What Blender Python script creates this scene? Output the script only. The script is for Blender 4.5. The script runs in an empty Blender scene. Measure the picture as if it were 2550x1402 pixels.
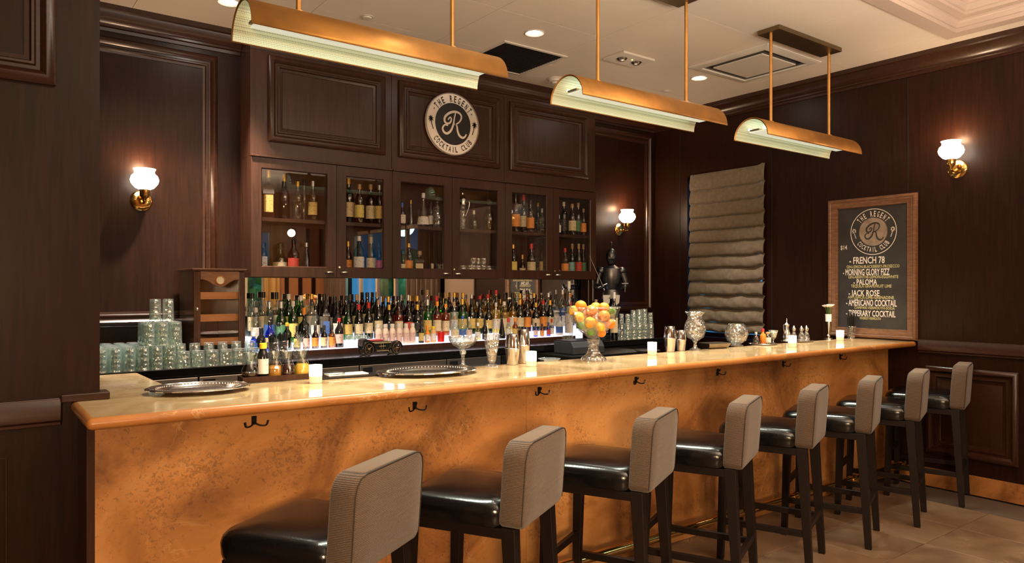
import bpy, math, random
from math import sin, cos, pi, radians as R_, sqrt, atan2
from mathutils import Vector, Matrix
random.seed(7)
SC = bpy.context.scene
COL = SC.collection
# ------------------------------------------------------------------ camera
F, HY, CAMZ = 1808.0, 712.0, 1.5
FX, FY = 0.6025, 0.7981
cam = bpy.data.cameras.new('camera'); camo = bpy.data.objects.new('camera', cam); COL.objects.link(camo)
cam.sensor_width = 36; cam.sensor_fit = 'HORIZONTAL'; cam.lens = F / 2550 * 36
cam.shift_y = (HY - 701) / 2550; cam.clip_start = 0.05
camo.location = (0, 0, CAMZ); camo.rotation_euler = (pi / 2, 0, atan2(FY, FX) - pi / 2)
SC.camera = camo
def at_z(px, py, z):
    d = F * (CAMZ - z) / (py - HY); r = (px - 1275) / F * d
    return (d * FX + r * FY, d * FY - r * FX, z)
def at_y(px, py, Y):
    t = (px - 1275) / F; d = Y / (FY - FX * t)
    return (d * (FX + FY * t), Y, CAMZ - (py - HY) * d / F)
def at_x(px, py, X):
    t = (px - 1275) / F; d = X / (FX + FY * t)
    return (X, d * (FY - FX * t), CAMZ - (py - HY) * d / F)
def dep(x, y): return x * FX + y * FY
# ------------------------------------------------------------------ world + lights
H = 3.257
w = bpy.data.worlds.new('dusk'); SC.world = w; w.use_nodes = True
bg = w.node_tree.nodes['Background']; bg.inputs[0].default_value = (.05, .30, .62, 1); bg.inputs[1].default_value = 1.0
SC.view_settings.view_transform = 'Standard'; SC.view_settings.look = 'None'
SC.view_settings.exposure = 0.0; SC.view_settings.gamma = 1.0; SC.view_settings.use_curve_mapping = False
SC.cycles.max_bounces = 8; SC.cycles.transparent_max_bounces = 24; SC.cycles.caustics_reflective = False
SC.cycles.caustics_refractive = False; SC.cycles.sample_clamp_indirect = 4.0; SC.cycles.use_denoising = True
SC.cycles.diffuse_bounces = 4; SC.cycles.glossy_bounces = 5
def light(kind, loc, power, color, target=None, size=.5, size_y=None, spot=None, blend=.6, name='room_light'):
    l = bpy.data.lights.new(name, kind); l.energy = power; l.color = color
    o = bpy.data.objects.new(name, l); COL.objects.link(o); o.location = loc
    if kind == 'AREA':
        l.size = size
        if size_y: l.shape = 'RECTANGLE'; l.size_y = size_y
    elif kind == 'SPOT': l.spot_size = R_(spot); l.spot_blend = blend; l.shadow_soft_size = size
    else: l.shadow_soft_size = size
    if target: o.rotation_euler = (Vector(target) - Vector(loc)).to_track_quat('-Z', 'Y').to_euler()
    return o
WARM = (1, .68, .38); CREAM = (1, .80, .58); COOLW = (1, .93, .80)
light('AREA', (-1.0, -1.7, 1.72), 37, WARM, (2.5, 2.9, .9), .36, name='lounge_lamp').data.spread = R_(82)
light('AREA', (2.6, -.2, 2.2), 420, (1, .88, .74), (2.6, -.2, 4), 2.8, 1.8, name='ceiling_fill_light')  # added out-of-view fill aimed up to brighten the ceiling, no cove behind it
light('POINT', (4.2, -1.5, 2.35), 52, WARM, size=.06, name='chandelier_light')
DOWN = [at_z(570, 5, H), at_z(1331, 82, H), at_z(1741, 194, H)]
for p, pw in zip(DOWN, (800, 240, 240)):
    light('SPOT', (p[0], p[1], H - .03), pw, COOLW, (p[0], p[1], 0), .04, spot=72, blend=.8, name='downlight_lamp')
for x, y in ((1.8, 2.4), (3.6, 2.2), (5.0, 1.6)):
    light('SPOT', (x, y, H - .03), 16, COOLW, (x, y + .1, 0), .03, spot=95, blend=.9, name='downlight_lamp')
# ------------------------------------------------------------------ materials
MATS = {}
def _new(name):
    m = bpy.data.materials.new(name); m.use_nodes = True
    nt = m.node_tree; return m, nt, nt.nodes, nt.links, nt.nodes['Principled BSDF']
def mat(name, col, rough=.5, metal=0, emit=None, estr=0, coat=0, sheen=0, var=None, vscale=6, bump=0, bscale=80, stretch=None, spec=.5, trans=0):
    if name in MATS: return MATS[name]
    m, nt, N, L, b = _new(name)
    b.inputs['Base Color'].default_value = (*col, 1); b.inputs['Roughness'].default_value = rough
    b.inputs['Metallic'].default_value = metal; b.inputs['Coat Weight'].default_value = coat
    b.inputs['Specular IOR Level'].default_value = spec; b.inputs['Sheen Weight'].default_value = sheen
    b.inputs['Transmission Weight'].default_value = trans
    if emit: b.inputs['Emission Color'].default_value = (*emit, 1); b.inputs['Emission Strength'].default_value = estr
    if var or bump:
        tc = N.new('ShaderNodeTexCoord'); mp = N.new('ShaderNodeMapping'); L.new(tc.outputs['Object'], mp.inputs[0])
        if stretch: mp.inputs['Scale'].default_value = stretch
    if var:
        n = N.new('ShaderNodeTexNoise'); n.inputs['Scale'].default_value = vscale; n.inputs['Detail'].default_value = 6
        L.new(mp.outputs[0], n.inputs['Vector'])
        r = N.new('ShaderNodeValToRGB'); r.color_ramp.elements[0].position = .35; r.color_ramp.elements[1].position = .68
        r.color_ramp.elements[0].color = (*col, 1); r.color_ramp.elements[1].color = (*var, 1)
        L.new(n.outputs['Fac'], r.inputs[0]); L.new(r.outputs[0], b.inputs['Base Color'])
    if bump:
        n2 = N.new('ShaderNodeTexNoise'); n2.inputs['Scale'].default_value = bscale; n2.inputs['Detail'].default_value = 3
        L.new(mp.outputs[0], n2.inputs['Vector']); bp = N.new('ShaderNodeBump'); bp.inputs['Strength'].default_value = bump
        bp.inputs['Distance'].default_value = .002; L.new(n2.outputs['Fac'], bp.inputs['Height']); L.new(bp.outputs[0], b.inputs['Normal'])
    MATS[name] = m; return m
def glassm(name, tint, extra=.04, rough=.02, bump=0, bscale=60, haze=0):
    if name in MATS: return MATS[name]
    m, nt, N, L, b = _new(name); N.remove(b); out = N['Material Output']
    t = N.new('ShaderNodeBsdfTransparent'); t.inputs[0].default_value = (*tint, 1)
    g = N.new('ShaderNodeBsdfGlossy'); g.inputs['Roughness'].default_value = rough; g.inputs[0].default_value = (1, 1, 1, 1)
    fr = N.new('ShaderNodeFresnel'); ge = N.new('ShaderNodeNewGeometry'); io = N.new('ShaderNodeMath'); io.operation = 'MULTIPLY_ADD'
    io.inputs[1].default_value = 1 / 1.5 - 1.5; io.inputs[2].default_value = 1.5; L.new(ge.outputs['Backfacing'], io.inputs[0]); L.new(io.outputs[0], fr.inputs[0])
    ad = N.new('ShaderNodeMath'); ad.operation = 'ADD'; ad.inputs[1].default_value = extra; ad.use_clamp = True
    L.new(fr.outputs[0], ad.inputs[0]); mx = N.new('ShaderNodeMixShader'); L.new(ad.outputs[0], mx.inputs[0])
    L.new(t.outputs[0], mx.inputs[1]); L.new(g.outputs[0], mx.inputs[2]); last = mx
    if haze:
        df = N.new('ShaderNodeBsdfDiffuse'); df.inputs[0].default_value = (*[min(1, c * 1.0) for c in tint], 1)
        m2 = N.new('ShaderNodeMixShader'); m2.inputs[0].default_value = haze
        L.new(mx.outputs[0], m2.inputs[1]); L.new(df.outputs[0], m2.inputs[2]); last = m2
    if bump:
        tc = N.new('ShaderNodeTexCoord'); v = N.new('ShaderNodeTexVoronoi'); v.inputs['Scale'].default_value = bscale
        L.new(tc.outputs['Object'], v.inputs['Vector']); bp = N.new('ShaderNodeBump'); bp.inputs['Strength'].default_value = bump
        bp.inputs['Distance'].default_value = .01; L.new(v.outputs['Distance'], bp.inputs['Height'])
        L.new(bp.outputs[0], g.inputs['Normal']); L.new(bp.outputs[0], fr.inputs['Normal'])
    L.new(last.outputs[0], out.inputs[0]); MATS[name] = m; return m
def wood(name, dark, lite, rough=.3, stretch=(14, 14, .9), coat=.0, spec=.5):
    if name in MATS: return MATS[name]
    m, nt, N, L, b = _new(name)
    tc = N.new('ShaderNodeTexCoord'); mp = N.new('ShaderNodeMapping'); mp.inputs['Scale'].default_value = stretch
    L.new(tc.outputs['Object'], mp.inputs[0])
    n = N.new('ShaderNodeTexNoise'); n.inputs['Scale'].default_value = 4; n.inputs['Detail'].default_value = 8; n.inputs['Roughness'].default_value = .65
    n.inputs['Distortion'].default_value = .6; L.new(mp.outputs[0], n.inputs['Vector'])
    r = N.new('ShaderNodeValToRGB'); r.color_ramp.elements[0].position = .3; r.color_ramp.elements[1].position = .72
    r.color_ramp.elements[0].color = (*dark, 1); r.color_ramp.elements[1].color = (*lite, 1)
    L.new(n.outputs['Fac'], r.inputs[0]); L.new(r.outputs[0], b.inputs['Base Color'])
    b.inputs['Roughness'].default_value = rough; b.inputs['Coat Weight'].default_value = coat; b.inputs['Coat Roughness'].default_value = .15
    b.inputs['Specular IOR Level'].default_value = spec
    bp = N.new('ShaderNodeBump'); bp.inputs['Strength'].default_value = .08; bp.inputs['Distance'].default_value = .001
    L.new(n.outputs['Fac'], bp.inputs['Height']); L.new(bp.outputs[0], b.inputs['Normal'])
    MATS[name] = m; return m
def stone(name, c1, c2, c3, rough, pit=True, scale=1.6, random_shift=False, vein=(.78, .55, .27)):
    m, nt, N, L, b = _new(name)
    tc = N.new('ShaderNodeTexCoord'); src = tc.outputs['Object']
    if random_shift:
        oi = N.new('ShaderNodeObjectInfo'); va = N.new('ShaderNodeVectorMath'); va.operation = 'SCALE'
        cb = N.new('ShaderNodeCombineXYZ'); L.new(oi.outputs['Random'], cb.inputs[0]); L.new(oi.outputs['Random'], cb.inputs[1])
        L.new(cb.outputs[0], va.inputs[0]); va.inputs[3].default_value = 37
        ad = N.new('ShaderNodeVectorMath'); L.new(tc.outputs['Object'], ad.inputs[0]); L.new(va.outputs[0], ad.inputs[1]); src = ad.outputs[0]
    n = N.new('ShaderNodeTexNoise'); n.inputs['Scale'].default_value = scale; n.inputs['Detail'].default_value = 9; n.inputs['Roughness'].default_value = .62
    n.inputs['Distortion'].default_value = 1.2; L.new(src, n.inputs['Vector'])
    r = N.new('ShaderNodeValToRGB'); e = r.color_ramp.elements; e[0].position = .32; e[0].color = (*c1, 1); e[1].position = .7; e[1].color = (*c3, 1)
    k = e.new(.5); k.color = (*c2, 1); L.new(n.outputs['Fac'], r.inputs[0]); col = r.outputs[0]
    n3 = N.new('ShaderNodeTexNoise'); n3.inputs['Scale'].default_value = scale * 2.1; n3.inputs['Detail'].default_value = 10; n3.inputs['Distortion'].default_value = 2.5
    L.new(src, n3.inputs['Vector']); rv = N.new('ShaderNodeValToRGB'); ev = rv.color_ramp.elements
    ev[0].position = .485; ev[0].color = (0, 0, 0, 1); ev[1].position = .515; ev[1].color = (0, 0, 0, 1); kk = ev.new(.5); kk.color = (1, 1, 1, 1)
    L.new(n3.outputs['Fac'], rv.inputs[0]); n4 = N.new('ShaderNodeTexNoise'); n4.inputs['Scale'].default_value = scale * 1.3; L.new(src, n4.inputs['Vector'])
    r4 = N.new('ShaderNodeValToRGB'); r4.color_ramp.elements[0].position = .52; r4.color_ramp.elements[1].position = .66; L.new(n4.outputs['Fac'], r4.inputs[0])
    mu = N.new('ShaderNodeMath'); mu.operation = 'MULTIPLY'; L.new(rv.outputs[0], mu.inputs[0]); L.new(r4.outputs[0], mu.inputs[1])
    mu2 = N.new('ShaderNodeMath'); mu2.operation = 'MULTIPLY'; mu2.inputs[1].default_value = .45; L.new(mu.outputs[0], mu2.inputs[0])
    mx = N.new('ShaderNodeMix'); mx.data_type = 'RGBA'; L.new(mu2.outputs[0], mx.inputs[0]); L.new(col, mx.inputs[6]); mx.inputs[7].default_value = (*vein, 1); col = mx.outputs[2]
    if pit:
        n2 = N.new('ShaderNodeTexNoise'); n2.inputs['Scale'].default_value = 62; n2.inputs['Detail'].default_value = 5; n2.inputs['Roughness'].default_value = .7
        n2.inputs['Distortion'].default_value = .8; L.new(src, n2.inputs['Vector'])
        n5 = N.new('ShaderNodeTexNoise'); n5.inputs['Scale'].default_value = 3.2; n5.inputs['Detail'].default_value = 4; L.new(src, n5.inputs['Vector'])
        sm = N.new('ShaderNodeMath'); sm.operation = 'MULTIPLY_ADD'; sm.inputs[1].default_value = .55; L.new(n5.outputs['Fac'], sm.inputs[0]); L.new(n2.outputs['Fac'], sm.inputs[2])
        rp = N.new('ShaderNodeValToRGB'); rp.color_ramp.elements[0].position = .84; rp.color_ramp.elements[1].position = .93
        L.new(sm.outputs[0], rp.inputs[0]); mx2 = N.new('ShaderNodeMix'); mx2.data_type = 'RGBA'
        m3 = N.new('ShaderNodeMath'); m3.operation = 'MULTIPLY'; m3.inputs[1].default_value = .42; L.new(rp.outputs[0], m3.inputs[0])
        L.new(m3.outputs[0], mx2.inputs[0]); L.new(col, mx2.inputs[6]); mx2.inputs[7].default_value = (c1[0] * .25, c1[1] * .22, c1[2] * .2, 1); col = mx2.outputs[2]
        bp = N.new('ShaderNodeBump'); bp.inputs['Strength'].default_value = .25; bp.inputs['Distance'].default_value = .002; bp.invert = True
        L.new(rp.outputs[0], bp.inputs['Height']); L.new(bp.outputs[0], b.inputs['Normal'])
    if pit:
        nb = N.new('ShaderNodeTexNoise'); nb.inputs['Scale'].default_value = 1.15; nb.inputs['Detail'].default_value = 7; nb.inputs['Distortion'].default_value = .8; L.new(src, nb.inputs['Vector'])
        rb = N.new('ShaderNodeValToRGB'); rb.color_ramp.elements[0].position = .46; rb.color_ramp.elements[1].position = .74
        rb.color_ramp.elements[0].color = (1, 1, 1, 1); rb.color_ramp.elements[1].color = (.42, .36, .30, 1); L.new(nb.outputs['Fac'], rb.inputs[0])
        mb_ = N.new('ShaderNodeMix'); mb_.data_type = 'RGBA'; mb_.blend_type = 'MULTIPLY'; mb_.inputs[0].default_value = 1; L.new(col, mb_.inputs[6]); L.new(rb.outputs[0], mb_.inputs[7]); col = mb_.outputs[2]
    if random_shift:
        hs = N.new('ShaderNodeHueSaturation'); mr = N.new('ShaderNodeMapRange'); mr.inputs[3].default_value = .93; mr.inputs[4].default_value = 1.07
        L.new(oi.outputs['Random'], mr.inputs[0]); L.new(mr.outputs[0], hs.inputs['Value']); L.new(col, hs.inputs['Color']); col = hs.outputs[0]
    L.new(col, b.inputs['Base Color']); b.inputs['Roughness'].default_value = rough
    MATS[name] = m; return m
WOOD = wood('mahogany panelling', (.0095, .0027, .0013), (.027, .0080, .0032), .38, spec=.22)
WOODH = wood('mahogany moulding', (.018, .0056, .0026), (.046, .0150, .0066), .28, (.9, 14, 14))
CABW = wood('cabinet mahogany', (.026, .009, .0048), (.060, .0225, .011), .34, spec=.35)
ESP = wood('espresso stained legs', (.006, .003, .002), (.011, .005, .0035), .45, spec=.3)
HUMW = wood('humidor veneer', (.035, .012, .006), (.07, .028, .014), .2, (14, 14, .9), coat=.5)
CEDAR = wood('cedar drawer', (.45, .17, .05), (.62, .28, .10), .5, (1, 10, 10))
FRAMEW = wood('weathered frame wood', (.10, .042, .02), (.26, .13, .07), .45, (4, 4, 30))
STONE = stone('travertine bar face', (.24, .095, .026), (.56, .245, .072), (.70, .36, .125), .42, scale=1.7)
TOPST = stone('travertine worktop', (.34, .20, .095), (.54, .35, .175), (.68, .49, .28), .08, pit=False, scale=2.4)
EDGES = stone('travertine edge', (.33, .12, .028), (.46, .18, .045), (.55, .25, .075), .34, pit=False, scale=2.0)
TILE = stone('limestone floor', (.13, .077, .043), (.185, .115, .068), (.25, .165, .10), .33, pit=False, scale=2.5, random_shift=True)
PLAST = mat('ceiling plaster', (.72, .63, .52), .6, var=(.77, .675, .555), vscale=1.5, bump=.05, bscale=30)
PLAST2 = mat('coffer paint', (.50, .385, .31), .5)
WHITEP = mat('white vent plastic', (.62, .56, .48), .5)
BRASS = mat('aged brass', (.60, .30, .08), .48, .85, var=(.45, .23, .07), vscale=9)
BRASSP = mat('polished brass', (.75, .47, .15), .16, 1)
BRONZE = mat('bronze canopy', (.20, .14, .07), .4, .9)
CHROME = mat('polished silver', (.86, .84, .81), .2, 1)
SHAK = mat('shaker steel', (.72, .70, .68), .12, 1)
STEEL = mat('brushed steel', (.50, .46, .42), .3, 1)
NICK = mat('nickel handle', (.85, .83, .74), .15, 1)
BLKM = mat('black metal', (.012, .012, .012), .3, .3)
BLKP = mat('black plastic', (.012, .012, .013), .28)
BLKTOP = mat('black stone counter', (.006, .006, .0065), .12)
CRYC = glassm('clear crystal', (.96, .96, .95), .10, .05, bump=.5, bscale=30, haze=.02)
LEATH = mat('black leather', (.0035, .003, .003), .2, bump=.18, bscale=160, spec=.6)
PORC = mat('glazed white', (.8, .78, .72), .25)
CHALK = mat('slate board', (.022, .021, .022), .55, var=(.040, .038, .040), vscale=7)
CHW = mat('white chalk', (.80, .75, .70), .9); CHY = mat('yellow chalk', (.55, .50, .26), .9)
SIGNW = mat('sign cream', (.85, .76, .65), .5); SIGNB = mat('sign black', (.012, .011, .011), .4)
MIRR = mat('mirror silvering', (.86, .86, .86), .0, 1)
ARM = mat('blackened armour steel', (.11, .11, .115), .34, 1)
STRAW = mat('black straws', (.01, .01, .01), .4)
CLEAR = glassm('clear drinking glass', (.94, 1.0, .97), .17, .05, bump=.6, bscale=38, haze=.07)
CLEARB = glassm('clear bottle glass', (.86, .90, .88), .06, .02)
CRYS = glassm('cut crystal', (.95, .95, .93), .16, .04, bump=.9, bscale=42, haze=.03)
PANE = glassm('window pane glass', (.97, .97, .97), .0, .0)
CANDG = mat('frosted candle glass', (.9, .75, .55), .4, emit=(1, .62, .36), estr=.5)
CANDU = mat('glowing candle glass', (.95, .9, .8), .3, emit=(1, .85, .62), estr=3.5)
CANDL = mat('candle glow', (1, .9, .7), .4, emit=(1, .84, .60), estr=14)
GLOBE = mat('lit opal glass', (1, .95, .9), .3, emit=(1, .86, .68), estr=16)
DIFF = mat('pendant diffuser', (.8, .85, .75), .5, emit=(.92, 1.0, .80), estr=.5)
DLITE = mat('downlight lens', (1, 1, 1), .3, emit=(1, .93, .8), estr=110)
LEDW = mat('backlit white acrylic', (.9, .9, 1), .4, emit=(.80, .80, 1.0), estr=.9)
# corduroy
def corduroy():
    m, nt, N, L, b = _new('taupe corduroy')
    tc = N.new('ShaderNodeTexCoord'); wv = N.new('ShaderNodeTexWave'); wv.wave_type = 'BANDS'; wv.bands_direction = 'Z'
    wv.inputs['Scale'].default_value = 62; wv.inputs['Distortion'].default_value = .6; L.new(tc.outputs['Object'], wv.inputs['Vector'])
    n = N.new('ShaderNodeTexNoise'); n.inputs['Scale'].default_value = 260; L.new(tc.outputs['Object'], n.inputs['Vector'])
    ad = N.new('ShaderNodeMath'); L.new(wv.outputs['Fac'], ad.inputs[0]); L.new(n.outputs['Fac'], ad.inputs[1])
    r = N.new('ShaderNodeValToRGB'); r.color_ramp.elements[0].color = (.022, .0135, .0085, 1); r.color_ramp.elements[1].color = (.17, .108, .068, 1)
    r.color_ramp.elements[0].position = .2; r.color_ramp.elements[1].position = 1.0
    mh = N.new('ShaderNodeMath'); mh.operation = 'MULTIPLY'; mh.inputs[1].default_value = .6; L.new(ad.outputs[0], mh.inputs[0])
    L.new(mh.outputs[0], r.inputs[0]); L.new(r.outputs[0], b.inputs['Base Color'])
    b.inputs['Roughness'].default_value = .85; b.inputs['Sheen Weight'].default_value = .2
    bp = N.new('ShaderNodeBump'); bp.inputs['Strength'].default_value = .5; bp.inputs['Distance'].default_value = .002
    L.new(ad.outputs[0], bp.inputs['Height']); L.new(bp.outputs[0], b.inputs['Normal']); return m
CORD = corduroy()
LINEN = mat('olive linen', (.11, .080, .048), .8, var=(.15, .11, .068), vscale=25, bump=.4, bscale=160, sheen=.2)
def perforated():
    m, nt, N, L, b = _new('perforated brass liner')
    tc = N.new('ShaderNodeTexCoord'); mp = N.new('ShaderNodeMapping'); L.new(tc.outputs['Object'], mp.inputs[0])
    v = N.new('ShaderNodeTexVoronoi'); v.inputs['Scale'].default_value = 150; v.inputs['Randomness'].default_value = 0; L.new(mp.outputs[0], v.inputs['Vector'])
    r = N.new('ShaderNodeValToRGB'); r.color_ramp.elements[0].position = .3; r.color_ramp.elements[1].position = .36
    r.color_ramp.elements[0].color = (.30, .33, .20, 1); r.color_ramp.elements[1].color = (.82, .86, .66, 1)
    L.new(v.outputs['Distance'], r.inputs[0]); L.new(r.outputs[0], b.inputs['Base Color']); b.inputs['Roughness'].default_value = .45; b.inputs['Metallic'].default_value = .2
    return m
PERF = perforated(); TUBE = mat('lamp tube glow', (1, 1, .95), .4, emit=(.93, 1, .85), estr=3)
# ------------------------------------------------------------------ mesh builder
class MB:
    def __init__(s): s.v = []; s.f = []
    def add(s, vs, fs):
        o = len(s.v); s.v += [tuple(q) for q in vs]; s.f += [tuple(i + o for i in f) for f in fs]; return s
    def box(s, x0, y0, z0, x1, y1, z1):
        return s.add([(x0, y0, z0), (x1, y0, z0), (x1, y1, z0), (x0, y1, z0), (x0, y0, z1), (x1, y0, z1), (x1, y1, z1), (x0, y1, z1)],
                     [(0, 3, 2, 1), (4, 5, 6, 7), (0, 1, 5, 4), (1, 2, 6, 5), (2, 3, 7, 6), (3, 0, 4, 7)])
    def hexa(s, lo, hi):   # two quads (4 pts each)
        return s.add(list(lo) + list(hi), [(0, 3, 2, 1), (4, 5, 6, 7), (0, 1, 5, 4), (1, 2, 6, 5), (2, 3, 7, 6), (3, 0, 4, 7)])
    def poly(s, pts, z0, z1):
        n = len(pts)
        return s.add([(x, y, z0) for x, y in pts] + [(x, y, z1) for x, y in pts],
                     [tuple(range(n - 1, -1, -1)), tuple(range(n, 2 * n))] + [(i, (i + 1) % n, n + (i + 1) % n, n + i) for i in range(n)])
    def extr(s, prof, axis, a, b):   # prof (u,z) ; axis 'x': u->y ; 'y': u->x
        n = len(prof)
        P = (lambda t, u, z: (t, u, z)) if axis == 'x' else (lambda t, u, z: (u, t, z))
        return s.add([P(a, u, z) for u, z in prof] + [P(b, u, z) for u, z in prof],
                     [tuple(range(n)), tuple(range(2 * n - 1, n - 1, -1))] + [(i, n + i, n + (i + 1) % n, (i + 1) % n) for i in range(n)])
    def lathe(s, prof, n=20, c=(0, 0, 0), sx=1, sy=1, mod=None, a0=0, a1=2 * pi, axis=None):
        full = abs(a1 - a0 - 2 * pi) < 1e-6; m = n if full else n + 1; vs = []; fs = []
        for r, z in prof:
            for i in range(m):
                a = a0 + (a1 - a0) * i / n; k = r * (mod(a, z) if mod else 1)
                p = Vector((k * cos(a) * sx, k * sin(a) * sy, z))
                if axis is not None: p = axis @ p
                vs.append((c[0] + p[0], c[1] + p[1], c[2] + p[2]))
        for j in range(len(prof) - 1):
            for i in range(n):
                i2 = (i + 1) % m if full else i + 1
                if prof[j][0] == 0 and prof[j + 1][0] == 0: continue
                fs.append((j * m + i, j * m + i2, (j + 1) * m + i2, (j + 1) * m + i))
        return s.add(vs, fs)
    def tube(s, pts, r, n=8, caps=True):
        pts = [Vector(p) for p in pts]; rs = r if isinstance(r, (list, tuple)) else [r] * len(pts); vs = []; fs = []
        prev = None
        for i, p in enumerate(pts):
            t = (pts[min(i + 1, len(pts) - 1)] - pts[max(i - 1, 0)]).normalized()
            up = Vector((0, 0, 1)) if abs(t.z) < .9 else Vector((1, 0, 0))
            if prev is not None: up = prev
            a = t.cross(up).normalized(); b = a.cross(t).normalized(); prev = b
            for k in range(n):
                q = p + (a * cos(2 * pi * k / n) + b * sin(2 * pi * k / n)) * rs[i]; vs.append(q)
        for i in range(len(pts) - 1):
            for k in range(n): fs.append((i * n + k, i * n + (k + 1) % n, (i + 1) * n + (k + 1) % n, (i + 1) * n + k))
        if caps: fs.append(tuple(range(n - 1, -1, -1))); fs.append(tuple(range((len(pts) - 1) * n, len(pts) * n)))
        return s.add(vs, fs)
    def ball(s, c, r, n=14, m=9, sx=1, sy=1, sz=1):
        prof = [(r * sin(pi * j / m), -r * cos(pi * j / m) * sz) for j in range(m + 1)]
        return s.lathe(prof, n, c, sx, sy)
    def frame(s, P, u0, u1, v0, v1, prof, fill=True, back=None):   # P(u,v,h) ; prof [(inset,height)]
        vs = []; fs = []
        for ins, h in prof:
            vs += [P(u0 + ins, v0 + ins, h), P(u1 - ins, v0 + ins, h), P(u1 - ins, v1 - ins, h), P(u0 + ins, v1 - ins, h)]
        for j in range(len(prof) - 1):
            for i in range(4): fs.append((j * 4 + i, j * 4 + (i + 1) % 4, j * 4 + 4 + (i + 1) % 4, j * 4 + 4 + i))
        if fill: k = (len(prof) - 1) * 4; fs.append((k, k + 1, k + 2, k + 3))
        return s.add(vs, fs)
    def stroke(s, P, pts, wd, h=0, closed=False):  # flat ribbon in plane P(u,v,h); wd width or list
        n = len(pts); ws = wd if isinstance(wd, list) else [wd] * n; vs = []; fs = []
        for i in range(n):
            a = pts[(i - 1) % n] if closed or i > 0 else pts[i]; b = pts[(i + 1) % n] if closed or i < n - 1 else pts[i]
            dx, dy = b[0] - a[0], b[1] - a[1]; l = sqrt(dx * dx + dy * dy) or 1; nx, ny = -dy / l * ws[i] / 2, dx / l * ws[i] / 2
            vs += [P(pts[i][0] + nx, pts[i][1] + ny, h), P(pts[i][0] - nx, pts[i][1] - ny, h)]
        m = n if closed else n - 1
        for i in range(m): j = (i + 1) % n; fs.append((2 * i, 2 * i + 1, 2 * j + 1, 2 * j))
        return s.add(vs, fs)
    def mesh(s, name, smooth=35):
        me = bpy.data.meshes.new(name); me.from_pydata(s.v, [], s.f); me.validate(); me.update()
        if smooth:
            for p in me.polygons: p.use_smooth = True
            try: me.set_sharp_from_angle(angle=R_(smooth))
            except Exception: pass
        return me
    def obj(s, name, m, parent=None, smooth=35, bevel=0, seg=2, sub=0):
        return mobj(name, s.mesh(name, smooth), m, parent, bevel, seg, sub)
def mobj(name, me, m, parent=None, bevel=0, seg=2, sub=0):
    if m is not None and not me.materials: me.materials.append(m)
    o = bpy.data.objects.new(name, me); COL.objects.link(o)
    if parent is not None: o.parent = parent
    if bevel:
        b = o.modifiers.new('bevel', 'BEVEL'); b.width = bevel; b.segments = seg; b.limit_method = 'ANGLE'; b.angle_limit = R_(40)
    if sub: q = o.modifiers.new('sub', 'SUBSURF'); q.levels = sub; q.render_levels = sub
    return o
def thing(name, label, cat, loc=(0, 0, 0), rot=0, group=None, kind=None):
    o = bpy.data.objects.new(name, None); COL.objects.link(o); o.location = loc; o.rotation_euler = (0, 0, rot); o.empty_display_size = .05
    o['label'] = label; o['category'] = cat
    if group: o['group'] = group
    if kind: o['kind'] = kind
    return o
def tag(o, label, cat, group=None, kind=None):
    o['label'] = label; o['category'] = cat
    if group: o['group'] = group
    if kind: o['kind'] = kind
    return o
def struct(o): o['kind'] = 'structure'; return o
def dup(root, loc, rot=None, label=None, group=None):
    r = root.copy(); COL.objects.link(r); r.location = loc
    if rot is not None: r.rotation_euler = (0, 0, rot)
    if label: r['label'] = label
    if group: r['group'] = group
    for ch in list(root.children):
        c = ch.copy(); COL.objects.link(c); c.parent = r
        for g in list(ch.children):
            d = g.copy(); COL.objects.link(d); d.parent = c
    return r
def smooth_pts(pts, k=8):
    out = []; n = len(pts)
    for i in range(n - 1):
        p0 = pts[max(i - 1, 0)]; p1 = pts[i]; p2 = pts[i + 1]; p3 = pts[min(i + 2, n - 1)]
        for j in range(k):
            t = j / k
            out.append(tuple(.5 * ((2 * b) + (c - a) * t + (2 * a - 5 * b + 4 * c - d) * t * t + (-a + 3 * b - 3 * c + d) * t ** 3) for a, b, c, d in zip(p0, p1, p2, p3)))
    out.append(tuple(pts[-1])); return out
ORD = ['first', 'second', 'third', 'fourth', 'fifth', 'sixth', 'seventh', 'eighth', 'ninth', 'tenth', 'eleventh', 'twelfth', 'thirteenth', 'fourteenth', 'fifteenth', 'sixteenth', 'seventeenth', 'eighteenth', 'nineteenth', 'twentieth']
def ordw(i):
    if i < 20: return ORD[i]
    t = ['twenty', 'thirty', 'forty'][(i + 1) // 10 - 2]; u = (i + 1) % 10
    return {'twenty': 'twentieth', 'thirty': 'thirtieth', 'forty': 'fortieth'}[t] if u == 0 else t + '-' + ORD[u - 1]
# text geometry first (scene still light)
_T = {}
def tgeo(sx):
    if sx in _T: return _T[sx]
    cu = bpy.data.curves.new('t', 'FONT'); cu.body = sx; cu.size = 1; cu.resolution_u = 2; cu.offset = .018
    o = bpy.data.objects.new('t', cu); COL.objects.link(o); dg = bpy.context.evaluated_depsgraph_get()
    me = bpy.data.meshes.new_from_object(o.evaluated_get(dg))
    vs = [(v.co.x, v.co.y) for v in me.vertices]; fs = [tuple(p.vertices) for p in me.polygons]
    bpy.data.objects.remove(o); bpy.data.curves.remove(cu); bpy.data.meshes.remove(me)
    x0 = min((v[0] for v in vs), default=0); x1 = max((v[0] for v in vs), default=.3)
    _T[sx] = (vs, fs, x0, x1); return _T[sx]
LINES = [("- FRENCH 78", 640, 2118, 2203, 15), ("MORNING GLORY FIZZ", 0, 0, 0, 0)]
for ch in 'THEREGNCOKAILUB': tgeo(ch)
def text_line(mb, P, s_, u0, u1, v0, hgt, h=0):   # fit text into width
    vs, fs, x0, x1 = tgeo(s_); k = (u1 - u0) / (x1 - x0); kh = hgt / .72
    mb.add([P(u0 + (x - x0) * k, v0 + y * kh, h) for x, y in vs], fs)
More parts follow.
